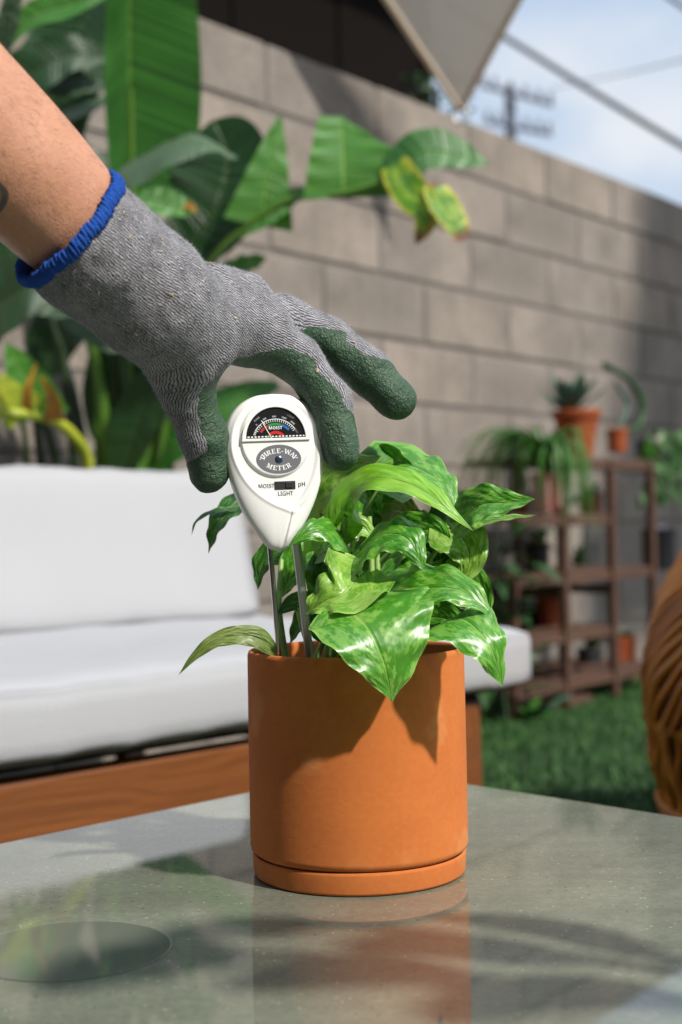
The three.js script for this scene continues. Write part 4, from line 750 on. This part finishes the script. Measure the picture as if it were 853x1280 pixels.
// ------------------------------------------------------------------ the giant bird-of-paradise between sofa and wall
{
  const b0 = P(150, 600, 2.5).setY(0), plant = thing('bird_of_paradise', 'giant green bird of paradise plant with huge paddle leaves, some torn and yellowing', 'plant', b0);
  const Q = (l) => l.map(([x, y, d]) => P(x, y, d).sub(b0));
  const leaf = (pts, w, n, mat, o = {}) => obj('leaf', leafGeo({ pts: Q(pts), w: w / FOC * pts[0][2], n: inCam(...n), profile: paddle, nu: 16, nv: 40, fold: 0.2, wave: 0.04, phase: rr(0, 6), ...o }), M.bop[mat], plant);
  const strip = (pts, w, n, mat, o = {}) => obj('torn_leaf', leafGeo({ pts: Q(pts), w: w / FOC * pts[0][2], n: inCam(...n), profile: (t) => Math.pow(1 - t, 0.75), nu: 10, nv: 20, fold: 0.1, wave: 0.05, phase: rr(0, 6), ...o }), mat.isMaterial ? mat : M.bop[mat], plant);
  const stalk = (pts, r, m, k) => obj('stalk', tube(Q(pts), r, 28, 10, k ?? ((t) => 1.15 - 0.5 * t)), m, plant);
  // upright paddle in the upper left
  leaf([[166, 270, 2.42], [163, 110, 2.36], [164, -50, 2.3], [176, -260, 2.2]], 118, [0.06, 0, 1], 0, { lop: 0.48, fold: 0.12, profile: (t) => Math.pow(Math.sin(Math.PI * Math.pow(clamp(t, 0.001, 0.999), 0.62)), 0.5) });
  stalk([[150, 640, 2.5], [158, 480, 2.47], [166, 260, 2.42], [163, 110, 2.365]], 0.012, M.petiole);
  // grey-green folded leaf and the dark one hanging from it
  leaf([[112, 240, 2.24], [180, 200, 2.18], [248, 172, 2.16], [296, 196, 2.22]], 92, [0.02, 0.72, 0.7], 4, { curl: 0.28, fold: 0.08 });
  leaf([[268, 150, 2.30], [286, 196, 2.30], [268, 264, 2.31], [214, 330, 2.33]], 128, [-0.25, 0.05, 0.97], 1, { fold: 0.1, lop: 0.1 });
  stalk([[170, 640, 2.52], [150, 420, 2.42], [118, 240, 2.25]], 0.010, M.petioleDark);
  // torn leaf reaching right, with the yellow tip
  stalk([[190, 640, 2.5], [226, 420, 2.36], [268, 322, 2.27], [310, 282, 2.24], [360, 250, 2.22], [430, 241, 2.2], [492, 222, 2.19]], 0.011, M.petiole, (t) => 1.15 - 0.75 * t);
  strip([[325, 282, 2.235], [336, 222, 2.23], [351, 142, 2.24]], 88, [0.1, 0.25, 0.95], 2, { lop: -0.05, profile: (t) => Math.pow(1 - t, 0.85) });
  strip([[300, 296, 2.24], [330, 268, 2.23], [382, 236, 2.22]], 40, [0, 0.5, 0.85], 2, { profile: (t) => Math.sin(Math.PI * clamp(t * 0.9 + 0.05)) });
  strip([[432, 248, 2.205], [430, 205, 2.2], [428, 146, 2.22]], 108, [0.05, 0.3, 0.95], 2, { profile: (t, s) => s > 0 ? (1.12 - 0.05 * t) * Math.min(1, Math.max(0.02, (1 - t) / 0.42)) : (1 - 0.45 * t), wave: 0.06 });
  strip([[482, 226, 2.19], [535, 190, 2.17], [612, 205, 2.18]], 62, [0, 0.45, 0.88], 0, { lop: -0.1, profile: (t) => Math.pow(Math.sin(Math.PI * (0.2 + 0.8 * t)), 0.8) });
  strip([[492, 205, 2.18], [512, 238, 2.16], [534, 268, 2.15], [520, 306, 2.15]], 46, [-0.3, 0.2, 0.92], M.bopTip, { profile: (t) => Math.pow(Math.sin(Math.PI * (0.25 + 0.75 * t)), 0.7) });
  strip([[544, 234, 2.16], [558, 262, 2.14], [572, 284, 2.13], [580, 300, 2.13]], 44, [0.35, 0.1, 0.92], M.bopTip, { profile: (t) => Math.pow(Math.sin(Math.PI * (0.2 + 0.74 * t)), 0.5) });
  strip([[538, 230, 2.165], [544, 260, 2.15], [528, 304, 2.14]], 15, [0, 0.1, 1], M.dead);
  // left edge
  leaf([[-60, 440, 2.2], [0, 380, 2.15], [50, 358, 2.12], [92, 392, 2.15]], 112, [0.1, 0.55, 0.83], 1, { curl: 0.1 });
  leaf([[-40, 330, 2.35], [20, 330, 2.33], [80, 360, 2.32], [150, 440, 2.34]], 90, [0.0, 0.3, 0.95], 1);
  stalk([[112, 640, 2.46], [108, 570, 2.42], [92, 545, 2.38], [66, 525, 2.33], [20, 517, 2.28], [-60, 522, 2.25]], 0.0105, M.petioleLime, (t) => 1.1 - 0.4 * t);
  strip([[30, 522, 2.29], [12, 498, 2.27], [-14, 462, 2.26]], 62, [0.1, 0.3, 0.95], 3, { lop: 0.2 });
  strip([[46, 524, 2.33], [34, 478, 2.33], [8, 428, 2.34]], 84, [0.1, 0.2, 0.97], 2);
  strip([[34, 520, 2.29], [36, 486, 2.27], [46, 452, 2.27]], 16, [0, 0.1, 1], M.dead);
  strip([[68, 526, 2.31], [66, 498, 2.29], [50, 468, 2.28]], 26, [0.2, 0.1, 0.97], M.dead);
  stalk([[140, 640, 2.5], [130, 520, 2.46], [112, 420, 2.42], [92, 350, 2.38]], 0.0115, M.petiole);
  stalk([[116, 640, 2.56], [94, 500, 2.55], [62, 392, 2.53]], 0.009, M.petioleDark);
  stalk([[156, 640, 2.5], [155, 540, 2.48], [152, 430, 2.46]], 0.0155, M.petioleDark);
  stalk([[166, 640, 2.46], [176, 540, 2.44], [196, 450, 2.42]], 0.0085, M.petiole);
  stalk([[160, 640, 2.47], [186, 560, 2.45], [222, 500, 2.43]], 0.0095, M.petiole);
  stalk([[84, 640, 2.5], [66, 560, 2.47], [50, 520, 2.45]], 0.008, M.petioleDark);
  leaf([[150, 600, 2.44], [176, 520, 2.42], [214, 470, 2.40], [280, 440, 2.40]], 70, [-0.2, 0.5, 0.85], 1);
  leaf([[30, 260, 2.58], [64, 130, 2.56], [104, 30, 2.55], [150, -50, 2.53]], 120, [-0.1, 0.1, 0.99], 1);
  leaf([[-40, 190, 2.5], [20, 110, 2.48], [80, 70, 2.47], [138, 72, 2.48]], 74, [0, 0.3, 0.95], 1);
  leaf([[60, 470, 2.58], [70, 420, 2.57], [110, 384, 2.56], [160, 400, 2.56]], 70, [0, 0.3, 0.95], 1);
  for (const [x0, x1, y1, m, r] of [[58, 34, 440, 1, .008], [100, 76, 430, 1, .009], [126, 120, 420, 0, .008], [178, 186, 440, 1, .008], [192, 214, 480, 0, .007], [40, 18, 500, 0, .006], [208, 240, 520, 1, .006]]) stalk([[x0, 640, 2.52], [(x0 * 1.2 + x1) / 2.2, 540, 2.5], [x1, y1, 2.48]], r, m ? M.petioleDark : M.petiole);
  leaf([[185, 590, 2.46], [230, 545, 2.42], [290, 505, 2.40], [350, 480, 2.4]], 60, [0, 0.5, 0.85], 0);
  leaf([[130, 560, 2.5], [150, 450, 2.48], [200, 390, 2.46], [260, 380, 2.46]], 76, [-0.1, 0.4, 0.9], 1);
  // top left corner and the leaves that show between arm and paddle
  leaf([[-10, 78, 2.1], [40, 22, 2.07], [96, 4, 2.05], [190, -46, 2.03]], 42, [0, 0.5, 0.86], 2);
  leaf([[-8, 90, 2.0], [8, 34, 1.98], [26, -50, 1.95]], 26, [0.4, 0, 0.9], 1);
  leaf([[58, 112, 2.5], [96, 98, 2.5], [142, 104, 2.52]], 50, [0, 0.2, 0.97], 1);
  leaf([[62, 150, 2.45], [104, 140, 2.44], [148, 116, 2.45]], 26, [0, 0.6, 0.8], 4);
  leaf([[172, 246, 2.12], [210, 256, 2.1], [247, 264, 2.1]], 44, [0, 0.4, 0.9], 2, { wave: 0.1 });
  strip([[232, 256, 2.1], [242, 260, 2.09], [246, 268, 2.09]], 14, [0, 0.2, 1], M.dead);
  leaf([[262, 360, 2.3], [300, 336, 2.29], [333, 322, 2.29]], 36, [0, 0.5, 0.85], 2, { wave: 0.15 });
  leaf([[40, 262, 2.5], [100, 230, 2.5], [190, 214, 2.52]], 80, [0, 0.3, 0.95], 1);
}

// ------------------------------------------------------------------ a second clump beside the table, its leaves dapple the glass
{
  const b0 = V(0.98, 0, -0.12), plant = thing('bird_of_paradise', 'younger bird of paradise plant arching over the right side of the glass table', 'plant', b0);
  const over = (px, py, t) => G(px, py, TT).addScaledVector(SUN, t).sub(b0);
  const set = [
    [[640, 1275, .62], [520, 1255, .66], [400, 1262, .70], [280, 1288, .76], 0.042], [[760, 1236, .60], [640, 1222, .62], [540, 1216, .66], [440, 1226, .70], 0.040],
    [[860, 1230, .58], [740, 1196, .60], [640, 1182, .62], [560, 1180, .66], 0.036], [[900, 1290, .58], [760, 1282, .60], [660, 1296, .62], [560, 1330, .66], 0.045],
    [[420, 1190, .74], [340, 1196, .76], [260, 1206, .80], [180, 1222, .84], 0.034], [[330, 1232, .74], [230, 1240, .78], [120, 1262, .82], [20, 1300, .86], 0.046],
  ];
  for (const [a, b, c, d, w] of set) {
    const pts = [a, b, c, d].map(([x, y, t]) => over(x, y, t * 0.65));
    obj('leaf', leafGeo({ pts, w: w * 1.05, n: SUN.clone().add(V(rr(-.2, .2), 0.1, rr(-.2, .2))).normalize(), profile: (t) => paddle(clamp(t * 0.98 + 0.01)), nu: 12, nv: 30, fold: 0.15, wave: 0.06, phase: rr(0, 6) }), M.bop[0], plant);
    obj('stalk', tube([V(rr(-.05, .05), 0, rr(-.05, .05)), V(rr(-.04, .08), 0.45, rr(-.02, .08)), pts[0].clone().multiplyScalar(0.75).add(V(0.06, 0.2, 0.05)), pts[0], pts[1]], 0.008, 30, 8, (t) => 1.3 - 0.8 * t), M.petiole, plant);
  }
}

// ------------------------------------------------------------------ the plant shelf at the wall and what stands on it
const NF = 0.34, NBK = 0.07;
const shelfAt = (px, py, n = 0.2) => { const h = onWall(px, py, n); return wl(h.s, n, h.y); };
{
  const a = onWall(705, 700, NF), org = wl(a.s, 0, 0);
  const sh = thing('plant_shelf', 'stepped wooden plant shelf with open tiers standing against the block wall', 'plant shelf', org, WALL_TURN);
  const sx = (px, n, py = 700) => onWall(px, py, n).s - a.s, hy = (px, py) => onWall(px, py, NF).y;
  const H = { A: hy(770, 574), B: hy(710, 643), C: hy(705, 716), D: hy(705, 790), E: hy(705, 850) };
  const X = [sx(641, NF), 0, sx(765, NF), sx(815, NF)], tops = [H.C, H.B + 0.02, H.A, H.A];
  const post = (x, n, top) => obj('post', moved(rbox(0.022, top, 0.022, 0.003, 1), x, top / 2, n), M.shelfWood, sh);
  X.forEach((x, i) => { post(x, NF, tops[i]); post(x, NBK, tops[i]); });
  const tier = (x0, x1, y) => { for (let k = 0; k < 3; k++) obj('shelf_slat', moved(rbox(x1 - x0 + 0.03, 0.014, 0.075, 0.003, 1), (x0 + x1) / 2, y - 0.007, NBK + 0.04 + k * 0.097), M.shelfWood, sh); obj('shelf_rail', moved(rbox(x1 - x0 - 0.026, 0.012, 0.012, 0.003, 1), (x0 + x1) / 2, y - 0.021, NF), M.shelfWood, sh); };
  tier(X[1], X[3], H.A); tier(X[0] + 0.03, X[2], H.B); tier(X[0], X[3], H.C); tier(X[0], X[2], H.D); tier(X[0], X[3], H.E);
  for (const i of [1, 2]) { obj('cross_rail', moved(rbox(0.016, 0.022, NF - NBK - 0.026, 0.003, 1), X[i], H.C - 0.05, (NF + NBK) / 2), M.shelfWood, sh); }
}
function potShape(rt, rb, h, rim = 0.16) { return lathe([[0, 0], [rb, 0], [rb + 0.002, 0.002], [lerp(rb, rt, 1 - rim) - 0.002, h * (1 - rim)], [rt, h * (1 - rim) + 0.002], [rt, h - 0.002], [rt - 0.002, h], [rt - 0.007, h], [rt - 0.009, h - 0.015], [0, h - 0.018]], 40); }
function flowerpot(name, label, px, py, n, rt, rb, h, mat, group) { const o = obj(name, potShape(rt, rb, h), mat); o.position.copy(shelfAt(px, py, n)); o.rotation.y = rr(0, 6); return tag(o, label, 'plant pot', group); }
function ribbons(count, fn) { const g = []; for (let i = 0; i < count; i++) g.push(leafGeo(fn(i))); return g; }
{
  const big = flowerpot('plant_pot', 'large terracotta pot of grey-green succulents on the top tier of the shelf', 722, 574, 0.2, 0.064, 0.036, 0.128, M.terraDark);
  const t0 = big.position.clone().add(V(0, 0.115, 0)), suc = thing('succulent', 'grey-green rosette succulent in the large terracotta pot on the shelf top', 'succulent', t0);
  for (let k = 0; k < 22; k++) {
    const a = k * 2.4, e = lerp(0.5, 1.35, rnd()), l = rr(0.07, 0.13), d = V(Math.cos(a) * Math.cos(e), Math.sin(e), Math.sin(a) * Math.cos(e));
    obj('leaf', leafGeo({ pts: [V(0, 0, 0).addScaledVector(d, 0.01), d.clone().multiplyScalar(l * 0.55), d.clone().multiplyScalar(l).add(V(0, 0.01, 0))].map((p) => p.add(V(-0.015, 0, 0))), w: rr(0.028, 0.042), n: V(-d.x, 1.2, -d.z).normalize(), profile: (t) => Math.pow(Math.sin(Math.PI * (0.12 + 0.86 * t)), 0.7), fold: 0.4, nu: 6, nv: 10 }), M.leafGrey, suc);
  }
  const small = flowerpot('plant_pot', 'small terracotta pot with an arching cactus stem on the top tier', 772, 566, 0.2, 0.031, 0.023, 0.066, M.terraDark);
  const c0 = small.position.clone().add(V(0, 0.055, 0)), cac = thing('trailing_cactus', 'arching bright green cactus stem rising from the small terracotta pot', 'cactus', c0);
  const cpts = [[776, 536], [800, 530], [803, 505], [795, 486], [778, 468], [756, 456]].map(([x, y], i) => i ? shelfAt(x, y, 0.2).sub(c0) : V(0, 0, 0));
  obj('stem', tube(cpts, 0.0085, 40, 10, (t) => 0.7 + 0.5 * Math.sin(Math.PI * t) + (t > 0.9 ? 0.35 : 0)), M.leafDeep, cac);
  obj('stem', tube([V(0, 0, 0), shelfAt(784, 505, 0.2).sub(c0), shelfAt(770, 480, 0.2).sub(c0)], 0.006, 20, 8), M.leafGrey, cac);
  // spider plant in a glazed pot
  const gz = phys({ map: tex(128, 128, (u, v) => { const k = smooth(0.45, 0.6, fbm(u, v, 12, 3, 3, 800)); return mix3([0.42, 0.20, 0.17], [0.80, 0.70, 0.66], k * 0.7); }), roughness: 0.2, clearcoat: 0.6, clearcoatRoughness: 0.1 });
  const gp = flowerpot('plant_pot', 'glossy red and white glazed pot under the spider plant on the second tier', 684, 641, 0.30, 0.04, 0.032, 0.095, gz);
  const s0 = gp.position.clone().add(V(0, 0.085, 0)), sp = thing('spider_plant', 'dark green spider plant spilling long thin leaves over the shelf left side', 'spider plant', s0);
  const f = ribbons(120, () => { const a = rr(0, 6.283), l = rr(0.15, 0.32), up = rr(0.05, 0.12), out = l * 0.72, dx = Math.cos(a) * 0.8 - 0.35, dz = Math.sin(a) * 0.75 + 0.35; return { pts: [V(0, 0, 0), V(dx * out * 0.3, up * 0.8, dz * out * 0.3), V(dx * out * 0.75, up, dz * out * 0.55), V(dx * out * 1.15, up - l * rr(0.2, 0.85), dz * out * 0.7)], w: rr(0.009, 0.015), n: V(0, 1, 0.15).normalize(), profile: blade, fold: 0.3, nu: 2, nv: 12 }; });
  const fo = obj('foliage', f, M.leafMid, sp); fo.userData.kind = 'stuff';
  // trailing plant at the right, pale vase
  const hp = flowerpot('plant_pot', 'dark pot of the trailing plant on the right end of the top tier', 806, 572, 0.16, 0.026, 0.022, 0.05, M.black);
  const h0 = hp.position.clone().add(V(0, 0.045, 0)), tr = thing('trailing_plant', 'green trailing plant hanging down from the right end of the top tier', 'trailing plant', h0);
  const leaves = []; for (let i = 0; i < 70; i++) { const t = rnd(), x = rr(-0.03, 0.085), y = 0.03 - t * 0.19, z = rr(-0.02, 0.1) + 0.06, d = V(rr(-0.4, 0.5), -rr(0.4, 1), rr(-0.1, 0.5)).normalize().multiplyScalar(rr(0.03, 0.06)), p = V(x, y, z); leaves.push(leafGeo({ pts: [p, p.clone().addScaledVector(d, 0.5), p.clone().add(d)], w: rr(0.02, 0.034), n: V(rr(-0.3, 0.6), 0.5, 0.8).normalize(), profile: heart, nu: 4, nv: 8 })); }
  obj('foliage', leaves, M.leafMid, tr).userData.kind = 'stuff';
  for (let i = 0; i < 6; i++) obj('vine', tube([V(0, 0, 0), V(rr(-0.02, 0.06), 0.03, 0.06), V(rr(-0.02, 0.08), -0.06, 0.09), V(rr(-0.02, 0.08), -0.15, 0.1)], 0.002, 14, 5), M.petioleDark, tr);
  const va = obj('white_vase', lathe([[0, 0], [0.013, 0], [0.015, 0.01], [0.013, 0.045], [0.011, 0.06], [0.012, 0.064], [0.008, 0.064], [0, 0.06]], 24), std({ color: lin(0.62, 0.56, 0.46), roughness: 0.5 }));
  va.position.copy(shelfAt(824, 574, 0.24)); tag(va, 'small cream vase beside the trailing plant at the right of the shelf', 'vase');
  // lower tiers
  const bp = flowerpot('plant_pot', 'black cylindrical pot with a pale cloth on top at the right of the middle tier', 824, 712, 0.2, 0.05, 0.046, 0.118, M.black);
  const cl = obj('cloth', rbox(0.055, 0.018, 0.045, 0.008, 3), std({ color: lin(0.42, 0.42, 0.52), roughness: 0.9 })); cl.position.copy(bp.position).add(V(-0.01, 0.119, 0.01)); tag(cl, 'small folded pale cloth lying on the black pot', 'cloth');
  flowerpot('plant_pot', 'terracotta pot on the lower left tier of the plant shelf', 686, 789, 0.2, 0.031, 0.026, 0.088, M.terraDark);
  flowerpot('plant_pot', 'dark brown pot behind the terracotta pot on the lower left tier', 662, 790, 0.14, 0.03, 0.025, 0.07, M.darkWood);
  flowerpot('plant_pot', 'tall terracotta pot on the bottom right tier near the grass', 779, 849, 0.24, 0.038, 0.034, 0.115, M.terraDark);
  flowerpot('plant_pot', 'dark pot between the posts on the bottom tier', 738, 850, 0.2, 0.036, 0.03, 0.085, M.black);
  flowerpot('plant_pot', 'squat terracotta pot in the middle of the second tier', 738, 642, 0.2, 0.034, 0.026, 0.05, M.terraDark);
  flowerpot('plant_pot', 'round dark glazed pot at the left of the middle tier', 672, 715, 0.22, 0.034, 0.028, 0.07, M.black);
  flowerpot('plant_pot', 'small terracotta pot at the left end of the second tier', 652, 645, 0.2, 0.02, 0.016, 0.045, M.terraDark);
  // small sprouts in the lower pots
  for (const [px, py, n, lab, l] of [[686, 752, 0.2, 'sparse dark sprout in the terracotta pot on the lower left tier', 0.07], [738, 816, 0.2, 'dark leafy sprout in the dark pot on the bottom tier', 0.09], [779, 806, 0.24, 'short thin sprout in the tall terracotta pot', 0.06], [672, 690, 0.22, 'bushy sprout in the round dark glazed pot', 0.09], [738, 628, 0.2, 'low green sprout in the squat terracotta pot on the second tier', 0.07], [724, 712, 0.12, 'low dark fern standing on the middle tier between the posts', 0.08]]) {
    const o = shelfAt(px, py, n), t = thing('sprout', lab, 'sprout', o);
    for (let i = 0; i < 12; i++) { const a = i * 2.4, e = rr(0.4, 1.2), d = V(Math.cos(a) * Math.cos(e), Math.sin(e), Math.sin(a) * Math.cos(e)).multiplyScalar(l * rr(0.6, 1.1)); obj('leaf', leafGeo({ pts: [V(0, 0, 0), d.clone().multiplyScalar(0.5).add(V(0, 0.006, 0)), d], w: 0.018, n: V(-d.x, 1, -d.z).normalize(), profile: paddle, nu: 4, nv: 8 }), M.leafDeep, t); }
  }
  // bushy plant at the left foot of the shelf
  const b0 = wl(onWall(616, 700, 0.32).s, 0.32, 0), bush = thing('leafy_shrub', 'dark green broad-leaved plant growing at the left end of the shelf', 'shrub', b0);
  for (let i = 0; i < 64; i++) {
    const h = rr(0.06, 0.44), a = rr(0, 6.283), r = 0.10 * Math.sqrt(rnd()), p = V(Math.cos(a) * r, h, Math.sin(a) * r), d = V(Math.cos(a), rr(-0.9, 0.4), Math.sin(a)).normalize().multiplyScalar(rr(0.05, 0.1));
    obj('leaf', leafGeo({ pts: [p, p.clone().addScaledVector(d, 0.5).add(V(0, 0.008, 0)), p.clone().add(d)], w: rr(0.03, 0.05), n: V(Math.cos(a) * 0.5, 1, Math.sin(a) * 0.5).normalize(), profile: heart, nu: 6, nv: 10 }), rnd() < 0.2 ? M.leafMid : M.leafDeep, bush);
  }
  for (let i = 0; i < 5; i++) obj('stem', tube([V(rr(-0.03, 0.03), 0, rr(-0.03, 0.03)), V(rr(-0.05, 0.05), 0.2, rr(-0.05, 0.05)), V(rr(-0.08, 0.08), 0.42, rr(-0.08, 0.08))], 0.004, 14, 6), M.petioleDark, bush);
  // low plant on the grass, planks
  const lp = G(655, 902, 0.0), low = thing('low_plant', 'low variegated leafy plant on the grass beside the sofa corner', 'plant', lp);
  for (let i = 0; i < 26; i++) { const a = rr(0, 6.283), r = rr(0.01, 0.05), d = V(Math.cos(a), rr(0.1, 0.9), Math.sin(a)).normalize().multiplyScalar(rr(0.05, 0.085)), p = V(Math.cos(a) * r * 1.3, 0.01, Math.sin(a) * r); obj('leaf', leafGeo({ pts: [p, p.clone().addScaledVector(d, 0.6).add(V(0, 0.012, 0)), p.clone().add(d)], w: rr(0.02, 0.03), n: V(0, 1, 0.2).normalize(), profile: paddle, nu: 4, nv: 8 }), i % 4 ? M.leafMid : M.leafGrey, low); }
  const lab = ['weathered plank lying on the grass in front of the shelf foot', 'shorter weathered plank lying nearest the sofa cushion corner'];
  [[640, 884, 728, 872], [622, 876, 690, 866]].forEach(([x0, y0, x1, y1], i) => { const a = G(x0, y0, 0.02), b = G(x1, y1, 0.02), o = obj('plank', rbox(a.distanceTo(b), 0.025, 0.07, 0.003, 1), M.shelfWood); o.position.copy(a).lerp(b, 0.5).setY(0.018); o.rotation.y = Math.atan2(-(b.z - a.z), b.x - a.x); tag(o, lab[i], 'plank'); });
}

// ------------------------------------------------------------------ the rattan seat at the right edge
{
  const c0 = V(0.385 + 0.365, 0, -1.78), ch = thing('rattan_seat', 'round orange-brown woven rattan seat cut off by the right edge of the frame', 'rattan seat', c0);
  const prof = (y) => { const k = [[0, 0.318], [0.1, 0.35], [0.163, 0.363], [0.213, 0.368], [0.262, 0.369], [0.312, 0.362], [0.351, 0.348], [0.396, 0.328], [0.45, 0.29], [0.5, 0.235], [0.56, 0.12]]; for (let i = 1; i < k.length; i++) if (y <= k[i][0]) { const t = (y - k[i - 1][0]) / (k[i][0] - k[i - 1][0]); return lerp(k[i - 1][1], k[i][1], t); } return 0.1; };
  const rat = [[0.88, 0.54, 0.19], [0.80, 0.47, 0.16], [0.92, 0.60, 0.25]].map((c, i) => phys({ map: tex(64, 256, (u, v) => { const n = fbm(u, v, 10, 5, 3, 820 + i * 9); return mix3([c[0] * 0.72, c[1] * 0.66, c[2] * 0.6], [c[0] * 1.12, c[1] * 1.15, c[2] * 1.15], n); }), roughness: 0.42, clearcoat: 0.25, clearcoatRoughness: 0.35 }));
  const inner = []; for (let i = 0; i <= 20; i++) inner.push([prof(i / 20 * 0.56) - 0.014, i / 20 * 0.56]);
  obj('lining', lathe(inner, 64), std({ color: lin(0.05, 0.026, 0.012), roughness: 0.9 }), ch);
  const at = (a, y, o = 0) => V(Math.cos(a) * (prof(y) + o), y, Math.sin(a) * (prof(y) + o));
  const up = [], lowS = [];
  for (let v = 0; v < 3; v++) { up.push(tube([...Array(12).keys()].map((i) => { const t = i / 11; return at(-1.9 * t * (0.4 + 0.6 * t) + 0.006 * Math.sin(t * 30 + v), 0.20 + 0.335 * t, 0.002 * Math.sin(t * 22 + v * 2)); }), 0.0054 + v * 0.0005, 40, 7)); lowS.push(tube([...Array(8).keys()].map((i) => { const t = i / 7; return at(0.02 * Math.sin(t * 9 + v * 2), 0.004 + 0.205 * t, 0.003 * Math.sin(t * 18 + v)); }), 0.0062, 24, 7)); }
  for (let i = 0; i < 72; i++) { const s = obj('strand', up[i % 3], rat[Math.floor(rnd() * 3)], ch); s.rotation.y = i / 72 * 2 * Math.PI + rr(-0.01, 0.01); }
  for (let i = 0; i < 92; i++) { const s = obj('stake', lowS[i % 3], rat[Math.floor(rnd() * 3)], ch); s.rotation.y = i / 92 * 2 * Math.PI + rr(-0.012, 0.012); }
  for (const [y, r] of [[0.02, 0.009], [0.09, 0.005], [0.1, 0.005]]) obj('band', new THREE.TorusGeometry(prof(y) + 0.007, r, 8, 90).rotateX(Math.PI / 2).translate(0, y, 0), rat[1], ch);
}

// ------------------------------------------------------------------ a second shade sail, above the frame, that shades the shelf
{
  const c0 = wl(2.15, 0, 0.75).addScaledVector(SUN, 5.5), sail = thing('shade_sail', 'second beige shade sail stretched high over the plant shelf', 'shade sail', c0);
  const ax = V(0.8, 0.05, -0.6).normalize(), az = V(0.5, -0.1, 0.8).normalize(), n = 20, pos = [], uv = [], idx = [];
  for (let i = 0; i <= n; i++) for (let j = 0; j <= n; j++) { const s = i / n * 2 - 1, t = j / n * 2 - 1, k = 1 - 0.12 * (1 - t * t), l = 1 - 0.12 * (1 - s * s), p = ax.clone().multiplyScalar(s * 1.75 * k).addScaledVector(az, t * 1.5 * l); p.y -= 0.12 * (1 - s * s) * (1 - t * t); pos.push(p.x, p.y, p.z); uv.push(s * 2, t * 2); }
  for (let i = 0; i < n; i++) for (let j = 0; j < n; j++) { const a = i * (n + 1) + j, d = a + n + 1; idx.push(a, d, a + 1, a + 1, d, d + 1); }
  const g = new THREE.BufferGeometry(); g.setAttribute('position', new THREE.Float32BufferAttribute(pos, 3)); g.setAttribute('uv', new THREE.Float32BufferAttribute(uv, 2)); g.setIndex(idx); g.computeVertexNormals();
  obj('fabric', g, phys({ color: lin(0.5, 0.42, 0.34), roughness: 0.95, transmission: 0.42, thickness: 0, side: THREE.DoubleSide }), sail);
}

renderer.render(scene, camera);
